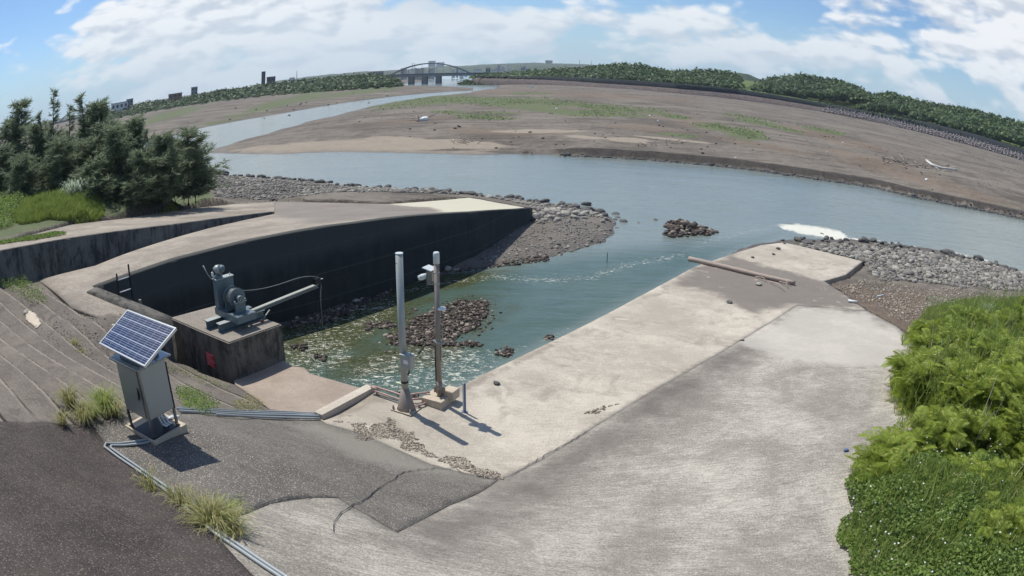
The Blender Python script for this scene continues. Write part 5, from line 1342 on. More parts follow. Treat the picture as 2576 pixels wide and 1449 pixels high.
def pile(name, pts, sizes, lib, mat_, label, cat='stones', tilt=.35, kind='stuff', smooth=False):
    pts = np.asarray(pts); sizes = np.asarray(sizes); Vs, Fs = [], []; off = 0; which = RNG.integers(0, len(lib), len(pts)); Rm = rotm(len(pts), tilt=tilt)
    for k, (v, f) in enumerate(lib):
        ids = np.where(which == k)[0]
        if not len(ids): continue
        W_ = np.einsum('nij,vj->nvi', Rm[ids], v) * sizes[ids][:, None, None] + pts[ids][:, None, :]
        Vs.append(W_.reshape(-1, 3)); Fs.append((f[None] + (np.arange(len(ids)) * len(v))[:, None, None] + off).reshape(-1, 3)); off += len(ids) * len(v)
    o = mesh_np(name, np.concatenate(Vs), np.concatenate(Fs), mat_, smooth=smooth); tag(o, label, cat, kind=kind); return o
def scatter(polypx, n, zf, z0=0.3, soft=6., power=1.0):
    'uniform world scatter inside an outline, with ragged margins'
    W_ = np.array([P(x, y, z0)[:2] for x, y in polypx]); lo, hi = W_.min(0), W_.max(0); out = []
    tot = 0
    while tot < n:
        q = RNG.uniform(lo, hi, (n * 3, 2)); s_ = sdf_poly(q, W_); q = q[s_ + (fbm2(q, .5, 21) - .5) * soft * .25 + (fbm2(q, 1.8, 22) - .5) * min(soft, 2) * .35 > 0]
        out.append(q); tot += len(q)
        if len(out) > 30: break
    q = np.concatenate(out)[:n]
    return np.c_[q, zf(q)]
left_cob = [(530, 448), (640, 450), (760, 458), (900, 473), (1050, 485), (1200, 494), (1330, 506), (1450, 521), (1520, 536), (1552, 556), (1500, 545), (1450, 545), (1400, 560), (1345, 572), (1340, 522), (1200, 500), (1185, 494), (975, 511), (800, 506), (640, 506), (545, 512)]
q = scatter(left_cob, 8000, H); pile('cobble_bank', q + [0, 0, .02], RNG.gamma(2.0, .036, len(q)) + .03, RKS, M['cobble'], 'bank of grey cobbles between the ramp deck and the river')
rc = [(2000, 608), (2130, 606), (2200, 611), (2320, 626), (2440, 648), (2576, 684), (2700, 720), (2700, 790), (2576, 745), (2440, 735), (2330, 720), (2230, 712), (2180, 690), (2172, 655), (1990, 612)]
q = scatter(rc, 5200, H, .4); pile('cobble_bank', q + [0, 0, .02], RNG.gamma(2.2, .045, len(q)) + .035, RKS, M['cobble'], 'bank of grey cobbles between the far end of the ramp and the river')
q = scatter([(2085, 715), (2170, 690), (2330, 715), (2600, 750), (2500, 800), (2300, 850), (2230, 800), (2140, 750)], 5000, lambda p: np.maximum(H(p), -.2), .8); pile('brown_litter', q + [0, 0, .01], RNG.gamma(3, .010, len(q)) + .012, RKS, M['pebble'], 'brown shell and twig litter beside the green bank', 'litter')
# edge boulders, one by one
bmesh_lib = []
for k, (v, f) in enumerate(RK):
    me = mesh_np('boulder_proto', v, f, M['boulder']); me_ = me.data; bpy.data.objects.remove(me); bmesh_lib.append(me_)
cobm = []
for k, (v, f) in enumerate(RK):
    me = mesh_np('stone_proto', v, f, M['cobble']); me_ = me.data; bpy.data.objects.remove(me); cobm.append(me_)
def boulder(xy_, r, label, group=None, zf=H, mat_=0, name='boulder', sink=.25, sz=1.0):
    me = random.choice(cobm if mat_ else bmesh_lib); o = bpy.data.objects.new(name, me); COL.objects.link(o)
    z = float(zf(np.array([xy_[:2]]))[0]); o.location = (xy_[0], xy_[1], max(z, -.15) + r * sink); o.scale = (r, r, r * sz); o.rotation_euler = (random.uniform(-.3, .3), random.uniform(-.3, .3), random.uniform(0, 6.28))
    tag(o, label, 'boulder' if name == 'boulder' else 'stone', group); return o
def along(px, n, jit, rr, label, group, z0=.05, mat_=0, name='boulder'):
    W_ = np.array([P(x, y, z0)[:2] for x, y in px]); sg_ = np.r_[0, np.cumsum(np.linalg.norm(np.diff(W_, axis=0), axis=1))]
    for k in range(n):
        s_ = random.uniform(0, sg_[-1]); p = np.array([np.interp(s_, sg_, W_[:, 0]), np.interp(s_, sg_, W_[:, 1])]) + RNG.normal(size=2) * jit
        boulder(p, random.uniform(*rr), label, group, mat_=mat_, name=name)
along([(540, 446), (700, 452), (900, 471), (1050, 483), (1200, 494), (1330, 507), (1450, 521), (1530, 540), (1550, 555)], 110, .45, (.18, .42), 'dark boulder at the waterline of the left cobble bank', 'boulders along the left waterline')
along([(1350, 560), (1400, 545), (1470, 530), (1530, 545)], 30, .9, (.18, .36), 'pale block stone near the end of the channel wall', 'block stones by the end of the channel wall', .4, 1, 'block_stone')
along([(2000, 606), (2130, 607), (2320, 627), (2440, 650), (2576, 686)], 60, .8, (.16, .34), 'grey stone near the waterline of the right cobble bank', 'stones along the right waterline', .1, 0)
along([(2060, 640), (2300, 665), (2560, 725)], 36, 2.0, (.16, .32), 'larger grey stone lying among the right hand cobbles', 'larger stones on the right cobble bank', .4, 1, 'block_stone')
for (x, y, r, lab) in [(1475, 512, .5, 'round dark boulder standing proud at the top of the left cobble spit'), (2460, 652, .55, 'pointed dark boulder standing in the shallows at far right'), (2383, 637, .5, 'squat dark boulder left of the pointed one by the far right shallows'), (2175, 607, .5, 'broad flat dark rock at the head of the right cobble bank'),
                       (560, 445, .85, 'big low dark rock just right of the casuarina trees'), (2130, 615, .3, 'small dark rock left of the broad flat one'), (700, 447, .6, 'largest dark boulder on the left waterline near the trees'), (1340, 568, .5, 'dark boulder tucked against the end of the channel wall')]:
    boulder(P(x, y, .1), r, lab)
q = [(1607, 561, .22), (1656, 572, .2), (1672, 569, .16), (1650, 553, .28), (1553, 573, .2), (1560, 572, .14)]
for k, (x, y, r) in enumerate(q): boulder(P(x, y, 0), r, ['lone rock in the water left of the dark rock island', 'lower small rock just left of the dark rock island', 'tiny rock touching the left edge of the dark rock island', 'flat rock behind the left of the dark rock island', 'rock just off the tip of the mud spit', 'smallest rock off the tip of the mud spit'][k])
# rock island
isl = scatter([(1672, 592), (1675, 575), (1690, 560), (1720, 556), (1750, 570), (1800, 580), (1815, 584), (1780, 592), (1730, 598), (1690, 598)], 420, lambda p: np.zeros(len(p)), 0.0, 3)
ic = P(1700, 576, 0)[:2]; dd_ = np.linalg.norm(isl[:, :2] - ic, axis=1); isl[:, 2] = np.clip(.55 - dd_ * .22, 0, .6) * RNG.uniform(.4, 1.1, len(isl))
pile('rock_island', isl, RNG.gamma(2, .05, len(isl)) + .04, RKS, M['oyster'], 'small island of dark oyster-crusted rock in the channel mouth', 'rocks')
# oyster rubble in the channel
rub = [([(1000, 835), (1060, 790), (1140, 755), (1210, 757), (1228, 775), (1200, 800), (1160, 830), (1140, 860), (1090, 868), (1010, 862), (955, 858), (960, 845)], 3000, 'reef of brown oyster rubble breaking the surface behind the masts'),
       ([(1150, 855), (1190, 855), (1215, 865), (1160, 868)], 120, 'small patch of oyster rubble right of the camera mast'), ([(1240, 878), (1270, 872), (1290, 885), (1275, 895), (1250, 893)], 90, 'dark clump of rubble near the ramp edge'),
       ([(1365, 845), (1385, 843), (1395, 849), (1370, 853)], 40, 'tiny dark clump of rubble touching the ramp edge'), ([(735, 865), (765, 860), (770, 875), (740, 880)], 60, 'dark clump of rubble close beside the winch block'), ([(790, 893), (812, 888), (815, 905), (792, 910)], 60, 'round dark clump in the foam right of the winch block'),
       ([(705, 830), (760, 800), (850, 770), (905, 752), (985, 728), (980, 738), (900, 768), (840, 795), (770, 812), (715, 840)], 1500, 'strip of pink-brown rubble along the foot of the black channel wall'),
       ([(1120, 686), (1180, 664), (1240, 655), (1300, 640), (1380, 640), (1380, 652), (1240, 676), (1130, 684)], 700, 'fringe of dark rubble along the edge of the mud spit'), ([(1000, 990), (1030, 985), (1060, 1000), (1010, 1000)], 60, 'dark clump of rubble at the foot of the grey mast'),
       ([(905, 815), (960, 800), (1000, 805), (990, 822), (920, 835)], 260, 'faint pale rubble just awash left of the grey mast')]
for poly, n, lab in rub:
    q = scatter(poly, n, lambda p: np.zeros(len(p)), 0.05, 7.0 if n > 1000 else 3.0); q[:, 2] = RNG.uniform(-.04, .05, len(q)) + np.where(n > 500, .02, .0)
    pile('oyster_rubble', q, RNG.gamma(2, .018, len(q)) + .018, RKS, M['oyster'], lab, 'rubble')
for (x, y, r, lab) in [(899, 752, .3, 'round grey boulder at the foot of the channel wall'), (850, 772, .24, 'smaller boulder left of the round one at the wall foot'), (1126, 678, .22, 'stone at the inner tip of the mud spit')]:
    boulder(P(x, y, .15), r, lab, mat_=1, sink=.4)
q = scatter([(1340, 575), (1420, 548), (1500, 560), (1540, 580), (1480, 615), (1380, 640), (1200, 665), (1130, 680)], 900, H, .3); pile('mud_pebbles', q, RNG.gamma(3, .016, len(q)) + .02, RKS, M['cobble'], 'scatter of small stones over the mud spit', 'pebbles')

# gravel along the toe of the apron, and bits on the ramp
def scatter_near(polypx, n, soft=.6):
    W_ = XY(polypx); lo, hi = W_.min(0), W_.max(0); q = RNG.uniform(lo, hi, (n * 8, 2)); s_ = sdf_poly(q, W_); q = q[s_ + (fbm2(q, 1.8, 33) - .5) * soft > 0][:n]; return np.c_[q, TN(q)]
q = scatter_near([(830, 1058), (880, 1045), (960, 1080), (1060, 1120), (1110, 1160), (1060, 1155), (960, 1112), (880, 1080)], 3200, 2.4); pile('gravel_drift', q + [0, 0, .012], RNG.gamma(1.6, .0042, len(q)) + .003, RKS, M['pebble'], 'drift of brown gravel along the toe of the apron', 'gravel')
q = scatter_near([(1110, 1150), (1170, 1150), (1270, 1195), (1250, 1205), (1180, 1190)], 900, 1.0); pile('gravel_drift', q + [0, 0, .01], RNG.gamma(2, .0045, len(q)) + .004, RKS, M['pebble'], 'thin gravel drift in the low corner of the ramp', 'gravel')
q = scatter_near([(180, 770), (330, 800), (420, 900), (330, 960), (200, 900), (60, 800)], 1500, 2.0); pile('gravel_drift', q + [0, 0, .02], RNG.gamma(3, .004, len(q)) + .006, RKS, M['pebble'], 'loose gravel and debris over the steps left of the cabinet', 'gravel')
q = scatter_near([(300, 790), (420, 810), (440, 880), (330, 840)], 500, .5); pile('gravel_drift', q + [0, 0, .02], RNG.gamma(3, .004, len(q)) + .006, RKS, M['pebble'], 'gravel patch on the deck behind the solar panel', 'gravel')
q = scatter_near([(1560, 1015), (1500, 1045), (1460, 1040), (1520, 1020)], 40, .4); pile('gravel_drift', q + [0, 0, .01], RNG.gamma(3, .010, len(q)) + .01, RKS, M['pebble'], 'few scattered bits near the ramp joint', 'gravel')
for (x, y, r, mt, nm, lab) in [(1249, 965, .11, 0, 'stone', 'dark flat stone alone on the bright ramp'), (1834, 763, .17, 0, 'stone', 'dark two-lobed stone on the middle of the ramp'), (1908, 717, .22, 1, 'stone', 'pale angular rock just below the long log'), (1958, 627, .2, 0, 'stone', 'dark stone at the top of the pale far slab'),
                               (1973, 613, .14, 0, 'stone', 'dark stone on the outer corner of the pale far slab'), (1893, 649, .13, 0, 'stone', 'small dark stone left of the pale far slab'), (1946, 641, .13, 0, 'stone', 'small dark stone in the middle of the pale far slab'), (1867, 857, .08, 0, 'stone', 'small dark stone on the ramp joint'),
                               (594, 1265, .13, 0, 'stone', 'flat reddish stone lying on the gritty apron')]:
    p = hit(x, y); o = boulder(p, r, lab, zf=TN, mat_=mt, name=nm, sink=.3, sz=.75)
for k, (x, y, lab) in enumerate([(713, 798, 'broken red brick nearest the winch frame'), (739, 808, 'small red brick chip near the block edge')]):
    p = P(*({0: (712, 802), 1: (739, 812)}[k]), 3.0)
    p = P(632 + 0, 806, 3.0) if k == 0 else P(660, 810, 3.0)
    o = MB().box((0, 0, .03), (.17 if k == 0 else .10, .10, .06), bev=.012).build('brick', M['brick']); o.location = p; o.rotation_euler = (0, 0, .4 + k); tag(o, lab, 'brick')
p = P(663, 802, 3.0); o = MB().box((.12, 0, .11), (.36, .05, .012), M=Matrix.Rotation(R(-38), 4, 'Y')).build('steel_strip', M['winchlight']); o.location = p; o.rotation_euler = (0, 0, .9); tag(o, 'bent steel strip sticking up at the corner of the winch block', 'metal strip')

# ------------------------------------------------------------------ logs and driftwood
def log(name, p0, p1, r0, r1, zf, mat_, label, cat='log', wob=.03, lift=0.0, knots=0):
    a, b_ = np.array(p0[:2]), np.array(p1[:2]); n = 18; pts = []
    for k in range(n):
        f = k / (n - 1); q = a + (b_ - a) * f; z = float(zf(q[None])[0]) + r0 * .9 + lift
        pts.append((q[0] + math.sin(f * 7) * wob, q[1] + math.cos(f * 5) * wob, z))
    rs = [(r0 + (r1 - r0) * k / (n - 1)) * random.uniform(.92, 1.08) for k in range(n)]
    mb = MB(); mb.tube(pts, rs, 10)
    o = mb.build(name, mat_); tag(o, label, cat); return o, pts
lg, pts = log('log', hit(1733, 657), hit(1998, 718), .13, .11, TN, M['log'], 'long pale fallen log lying right across the ramp')
for k, (x0, y0, x1, y1) in enumerate([(1935, 712, 1975, 735), (1950, 705, 1990, 722), (1900, 700, 1930, 712), (1960, 712, 1985, 728)]):
    a, b_ = hit(x0, y0), hit(x1, y1); mb = MB(); mb.tube([(a[0], a[1], a[2] + .08), ((a[0] + b_[0]) / 2 + .1, (a[1] + b_[1]) / 2, (a[2] + b_[2]) / 2 + .16), (b_[0], b_[1], b_[2] + .03)], [.03, .025, .01], 6); mb.build('branch', M['log'], lg)
def drift(pxs, z, r, mat_, label, name='driftwood', arch=.3):
    W_ = [P(x, y, z) for x, y in pxs]; mb = MB(); n = len(W_)
    pts = [(p[0], p[1], float(H(p[None, :2])[0]) + r * .6 + arch * (k % 2) * .8) for k, p in enumerate(W_)]
    out = []
    for k in range(n - 1):
        for j in range(4): out.append(Vector(pts[k]).lerp(Vector(pts[k + 1]), j / 4.))
    out.append(Vector(pts[-1])); m_ = len(out)
    mb.tube(out, [r * (1 - .5 * j / m_) for j in range(m_)], 7); o = mb.build(name, mat_); tag(o, label, 'driftwood'); return o
dwo = drift([(2330, 410), (2345, 424), (2370, 430), (2405, 434)], 1.3, .30, M['bone'], 'long bone-white bent tree trunk stranded on the far mud flat', arch=.2)
q0 = P(2352, 428, 1.3)
for k in range(10):
    a = P(random.uniform(2350, 2400), random.uniform(420, 436), 1.4); b_ = a + np.array([random.uniform(-2.5, 2.5), random.uniform(-2, 2), random.uniform(.2, .9)]); mb = MB(); mb.tube([tuple(a + [0, 0, .1]), tuple((a + b_) / 2 + [0, 0, .3]), tuple(b_)], [.12, .09, .03], 5); mb.build('branch', M['rustpole'] if k % 3 else M['driftwood'], dwo)
def tangle(cx, cy, wpx, hpx, n, label, mats=('rustpole', 'log'), L=1.6, z=1.2, r=.05):
    c = P(cx, cy, z); e = empty('driftwood_tangle', (c[0], c[1], float(H(c[None, :2])[0])), 0, label=label, cat='driftwood'); 
    for k in range(n):
        p = P(cx + random.uniform(-wpx, wpx), cy + random.uniform(-hpx, hpx), z); p[2] = float(H(p[None, :2])[0]); a = p - np.array(e.location)
        an = random.uniform(0, 6.28); l = random.uniform(.4, 1) * L; d = np.array([math.cos(an) * l, math.sin(an) * l, random.uniform(.0, .5) * l]); mb = MB(); mb.tube([tuple(a), tuple(a + d * .5 + [0, 0, .12]), tuple(a + d)], [r, r * .8, r * .3], 5); mb.build('branch', M[random.choice(mats)], e)
    return e
tangle(2245, 413, 40, 7, 26, 'tangle of dark branches left of the white stranded trunk', L=2.6, r=.10)
tangle(2300, 425, 30, 8, 20, 'sprawling root tangle touching the white stranded trunk', L=2.8, r=.10)
tangle(2470, 476, 22, 6, 12, 'small dark brush heap near the right edge of the flats', L=2)
tangle(1060, 303, 14, 3, 10, 'dark snag on the left of the sandy flat', L=3, r=.12)
tangle(1325, 364, 18, 4, 12, 'brushwood heap above the left cutbank', L=2)
tangle(1175, 345, 40, 4, 14, 'line of twigs above the pale sand bar', L=2)
tangle(1660, 360, 60, 6, 14, 'scattered twigs near the pale oval sand patch', L=1.8)
tangle(720, 575, 20, 6, 9, 'few dry twigs on the middle of the ramp deck', L=1.0, z=2.2, r=.02)
p = P(1063, 303, 1.3); o = boulder(p, 1.0, 'white foam lump lying by the dark snag', mat_=1, name='foam_lump'); o.data = o.data.copy(); o.data.materials[0] = M['white']; o['category'] = 'litter'
for k, (x, y) in enumerate([(1635, 297), (1655, 311), (1494, 270), (1400, 278), (1250, 362), (1390, 390), (1480, 410), (2080, 390), (2180, 440), (1940, 445), (2120, 365), (1290, 408 - 20), (1665, 415 - 5), (1850, 392), (1530, 383), (2260, 470), (2330, 455), (1235, 382)]):
    p = P(x, y, 1.2)
    if sdf_poly(p[None, :2], bar)[0] < 3: continue
    o = boulder(p, random.uniform(.16, .32), 'small white piece of litter on the river flats', 'white litter on the flats', mat_=1, name='litter'); o.data = o.data.copy(); o.data.materials[0] = M['white']; o['category'] = 'litter'
for k in range(70):
    x, y = random.uniform(1000, 2500), 0; y = np.interp(x, [1000, 1500, 2000, 2500], [330, 335, 350, 450]) + random.gauss(0, 28)
    p = P(x, y, 1.2)
    if sdf_poly(p[None, :2], bar)[0] < 3: continue
    boulder(p, random.uniform(.10, .28), 'dark clod or snag lying on the river flats', 'dark clods on the flats', name='clod')
for k in range(22):
    x = random.uniform(560, 1000); y = np.interp(x, [560, 1000], [292, 236]) + random.gauss(0, 7); p = P(x, y, 1.0); boulder(p, random.uniform(.3, .6), 'dark lump on the mud of the far left bank', 'dark lumps on the far left bank', name='clod')
# small litter close by
p = hit(2120, 757); 
p = hit(2128, 1135); o = MB().box((0, 0, .03), (.14, .09, .06), bev=.02).build('litter', M['blue']); o.location = p; tag(o, 'small blue litter packet at the edge of the green bank', 'litter')
p = hit(2142, 850 - 0) if False else P(2215, 845 - 0, 1.4)
p = P(2462 * .8944 * .0 + 2212, 752, .9); o = MB().tube([(0, 0, 0), (.5, .1, .04)], [.05, .05], 8).build('bottle', M['palegrey']); o.location = (*P(2205, 751, 1.0)[:2], 1.1); tag(o, 'pale plastic bottle in the brown litter', 'bottle')
o = MB().tube([(0, 0, 0), (.42, -.25, .02)], [.07, .06], 8).build('tube_end', M['white']); o.location = (*P(2133, 761, 1.0)[:2], float(TN(P(2133, 761, 1.0)[None, :2])[0]) + .07); tag(o, 'short white tube at the edge of the slab below the litter', 'tube')
o = MB().tube([(0, 0, 0), (.75, -.28, .02)], [.045, .045], 8).build('timber_offcut', M['driftwood']); o.location = (*hit(284, 822)[:2], float(TN(hit(284, 822)[None, :2])[0]) + .05); tag(o, 'short pale timber offcut lying on the gravel above the panel', 'timber')
# reed stick in the water
p = P(1527, 660, 0); o = MB().tube([(0, 0, -.3), (0, 0, .55)], .02, 6).build('stake', M['blackmetal']); o.location = p; tag(o, 'thin dark stake standing in the open channel water', 'stake')
# cracks on the slope: real grooves of dark filler
def crack(pxs, label, w_=.018):
    pts = [];
    for a, b_ in zip(pxs[:-1], pxs[1:]):
        n = max(2, int(math.hypot(b_[0] - a[0], b_[1] - a[1]) / 9))
        for k in range(n): pts.append((a[0] + (b_[0] - a[0]) * k / n + random.gauss(0, 1.6), a[1] + (b_[1] - a[1]) * k / n + random.gauss(0, 1.6)))
    pts.append(pxs[-1]); W_ = XY(pts); n = len(W_); d = np.gradient(W_, axis=0); d /= np.linalg.norm(d, axis=1)[:, None] + 1e-9; nl = np.c_[-d[:, 1], d[:, 0]] * (w_ * RNG.uniform(.4, 1.2, n))[:, None]
    A_, B_ = W_ + nl, W_ - nl; V = np.r_[np.c_[A_, TN(A_) + .026], np.c_[B_, TN(B_) + .026]]; F = [(i, i + 1, n + i + 1, n + i) for i in range(n - 1)]
    o = mesh_np('crack', V, F, M['blackmetal']); o['kind'] = 'structure'; return o
crack([(1251, 1210), (1177, 1192), (1140, 1179), (1096, 1179), (1036, 1186), (999, 1196), (996, 1205), (970, 1216), (944, 1238), (907, 1264), (859, 1290), (843, 1320), (840, 1342)], '', .010)
crack([(780, 1252), (740, 1252), (690, 1262), (640, 1278)], '', .012)
crack([(2000, 768), (2060, 775), (2110, 781), (2180, 783)], '', .02)
crack([(1280, 1198), (1330, 1170), (1480, 1087)], '', .010)

# rough clods along the undercut bank
cb = []
W_ = np.array([P(x, y, .1)[:2] for x, y in [(1380, 391), (1500, 396), (1650, 405), (1860, 424), (2080, 455), (2200, 472), (2300, 497), (2420, 520), (2576, 552), (2640, 570)]]); sg_ = np.r_[0, np.cumsum(np.linalg.norm(np.diff(W_, axis=0), axis=1))]
s_ = RNG.uniform(0, sg_[-1], 2600); p = np.c_[np.interp(s_, sg_, W_[:, 0]), np.interp(s_, sg_, W_[:, 1])] + RNG.normal(size=(2600, 2)) * .35 + np.array([0, .5])
z = H(p); k_ = z > -.2
pile('bank_rubble', np.c_[p, z][k_], RNG.gamma(3, .05, k_.sum()) + .06, RKS, M['boulder'], 'dark broken clods along the undercut far river bank', 'rubble')

# ------------------------------------------------------------------ vegetation
def quads_strip(A, B, w0, w1, side):
    'thin blades from A to B, widths w0->w1 across vector side'
    n = len(A); V = np.stack([A - side * w0, A + side * w0, B + side * w1, B - side * w1], 1).reshape(-1, 3); return V, np.arange(4 * n).reshape(n, 4)
def casuarina_mesh(h, spread, nb, ns, seed, wispy=False):
    rg = np.random.default_rng(seed); Vs, Fs = [], []; off = 0; Bs = []
    lean = rg.normal(size=2) * .03 * h
    def trunk(z): f = z / h; return np.array([lean[0] * f * f, lean[1] * f * f, z])
    for k in range(nb):
        f = rg.uniform(.04, .97) if not wispy else rg.uniform(.35, .99)
        z0 = f * h; spread_k = spread * (.55 + .75 * (.5 + .5 * math.sin(f * 21 + seed)) * rg.uniform(.6, 1.2)); L = spread_k * (1 - f) ** .6 * rg.uniform(.35, 1.25) + .16 * spread
        if wispy: L *= .6
        a = rg.uniform(0, 6.283); up = rg.uniform(.35, .9) * (1.0 if not wispy else 1.5)
        d = np.array([math.cos(a), math.sin(a), up]); d /= np.linalg.norm(d); p0 = trunk(z0); p1 = p0 + d * L + np.array([0, 0, -.08 * L])
        Bs.append((p0, p1, .012 * h * (1 - f) * .35 + .008))
        m = max(2, int(ns * .62 * L / spread))
        tt = rg.uniform(.12, 1.05, m)[:, None]; base = p0 + (p1 - p0) * tt + rg.normal(size=(m, 3)) * .05 * L
        nn = 7
        bb = np.repeat(base, nn, 0); dd = d + rg.normal(size=(m * nn, 3)) * np.array([.75, .75, .6]); dd /= np.linalg.norm(dd, axis=1)[:, None]
        ln = rg.uniform(.16, .42, m * nn)[:, None] * (1.0 if not wispy else .8)
        tip = bb + dd * ln + np.array([0, 0, -.05]) * rg.uniform(0, 1, (m * nn, 1))
        side = np.cross(dd, rg.normal(size=dd.shape)); side /= np.linalg.norm(side, axis=1)[:, None] + 1e-9
        v, f_ = quads_strip(bb, tip, .022, .006, side); Vs.append(v); Fs.append(f_ + off); off += len(v)
    return np.concatenate(Vs), np.concatenate(Fs), Bs, trunk
CAS = []
for k, (h, sp, nb, ns, wis) in enumerate([(4.2, 1.5, 150, 26, False), (5.0, 1.5, 170, 24, False), (3.4, 1.5, 130, 28, False), (5.5, 1.2, 70, 16, True), (4.6, 1.7, 165, 26, False)]):
    V, F, Bs, trf = casuarina_mesh(h, sp, nb, ns, 100 + k, wis)
    fo_ = mesh_np('foliage', V, F, M['casu']); fm_ = fo_.data; bpy.data.objects.remove(fo_)
    mb = MB(); mb.tube([tuple(trf(z)) for z in np.linspace(-.3, h * .98, 9)], [.012 * h * (1 - z / h * .92) + .006 for z in np.linspace(0, h, 9)], 7); tk = mb.build('trunk', M['bark']); tm_ = tk.data; bpy.data.objects.remove(tk)
    mb = MB()
    for (p0, p1, r) in Bs: mb.tube([tuple(p0), tuple((p0 + p1) / 2 + [0, 0, .03]), tuple(p1)], [r, r * .7, r * .3], 4, cap=False)
    lk = mb.build('limbs', M['bark']); lm_ = lk.data; bpy.data.objects.remove(lk)
    CAS.append((h, fm_, tm_, lm_))
def casuarina(bx_, by_, z0, top, var, wide, label):
    p = P(bx_, by_, z0); hh = ztop(*top, p) - z0; h, fm_, tm_, lm_ = CAS[var]
    e = empty('casuarina_tree', tuple(p), random.uniform(0, 6.28), label=label, cat='tree', group='casuarina trees left of the outlet')
    s_ = hh / h; e.scale = (s_ * wide * (1.35 if var not in (3,) else 1.0), s_ * wide * 1.3, s_)
    for nm, me in (('foliage', fm_), ('trunk', tm_), ('limbs', lm_)):
        o = bpy.data.objects.new(nm, me); COL.objects.link(o); o.parent = e
    return e
TR = [(-25, 500, 4.3, (-5, 300), 1, 1.0, 'casuarina cut by the left edge of the view'),
      (44, 492, 4.0, (42, 258), 1, .95, 'tall dense dark casuarina, the broadest spire near the left edge'),
      (92, 500, 3.9, (92, 318), 2, 1.1, 'lower dark casuarina beside the broad left spire'),
      (140, 505, 3.8, (137, 227), 3, 1.0, 'tallest and thinnest bare-stemmed casuarina spire'),
      (118, 498, 3.9, (109, 283), 3, 1.2, 'sparse twiggy casuarina left of the thinnest spire'),
      (150, 520, 3.7, (150, 345), 4, 1.1, 'round dark casuarina in front of the thinnest spire'),
      (180, 486, 3.7, (167, 268), 3, 1.1, 'sparse casuarina between the two thin spires'),
      (225, 498, 3.4, (218, 238), 3, 1.25, 'second tall thin casuarina spire with ragged top'),
      (245, 494, 3.4, (238, 262), 0, .8, 'feathery casuarina right behind the ragged spire'),
      (215, 510, 3.5, (205, 352), 4, 1.1, 'bushy casuarina below the ragged spire'),
      (275, 503, 3.3, (262, 312), 2, .95, 'medium casuarina right of the ragged spire'),
      (300, 520, 3.3, (290, 322), 0, .9, 'grey-green casuarina in the middle of the grove'),
      (338, 500, 3.1, (341, 300), 0, .85, 'middle casuarina with a tall pointed leader'),
      (352, 526, 3.2, (350, 380), 2, 1.15, 'low wide casuarina at the front of the grove above the terrace'),
      (385, 506, 3.0, (383, 325), 3, 1.2, 'open twiggy casuarina right of the middle of the grove'),
      (410, 518, 3.0, (410, 340), 0, 1.0, 'casuarina third from the right end of the grove'),
      (440, 500, 2.8, (430, 352), 4, .95, 'dark casuarina second from the right end of the grove'),
      (474, 505, 2.7, (462, 325), 4, 1.0, 'right hand casuarina with a broad dark crown by the water'),
      (492, 500, 2.6, (500, 372), 2, 1.1, 'outermost casuarina leaning over the river at the right end'),
      (255, 530, 3.5, (250, 395), 2, 1.2, 'low casuarina bush behind the silver grass clump'),
      (60, 530, 4.1, (64, 385), 4, 1.1, 'dark low casuarina at the foot of the left spire'),
      (10, 520, 4.2, (8, 370), 2, 1.2, 'low dark casuarina at the far left'),
      (310, 480, 3.0, (315, 350), 4, 1.1, 'rear casuarina filling the middle of the grove'), (120, 478, 3.8, (128, 330), 4, 1.2, 'rear casuarina filling the left of the grove'), (200, 478, 3.5, (190, 335), 2, 1.3, 'rear casuarina behind the ragged spire')]
for a in TR: casuarina(*a)

def grass_tuft(name, n, L, spread, mat_, w_=.006, seed=0, droop=.5):
    rg = np.random.default_rng(seed); Vs, Fs = [], []; off = 0
    for k in range(n):
        a = rg.uniform(0, 6.283); l = L * rg.uniform(.45, 1.1); o_ = np.array([math.cos(a), math.sin(a), 0]); r0 = rg.uniform(0, .25) * spread; p = np.array([math.cos(a + 1) * r0, math.sin(a + 1) * r0, 0])
        out = rg.uniform(.15, 1.0) * spread; pts = [p, p + o_ * out * .35 + [0, 0, l * .55], p + o_ * out * .75 + [0, 0, l * (.9 - droop * .2)], p + o_ * out * (1.0 + .2 * droop) + [0, 0, l * (.95 - droop * .6)]]
        sd_ = np.array([-math.sin(a), math.cos(a), 0]) * w_
        v = []
        for i, q in enumerate(pts): ww = (1, 1, .7, .15)[i]; v += [q - sd_ * ww, q + sd_ * ww]
        v = np.array(v); f = np.array([(2 * i, 2 * i + 1, 2 * i + 3, 2 * i + 2) for i in range(3)]); Vs.append(v); Fs.append(f + off); off += len(v)
    o = mesh_np(name, np.concatenate(Vs), np.concatenate(Fs), mat_); return o
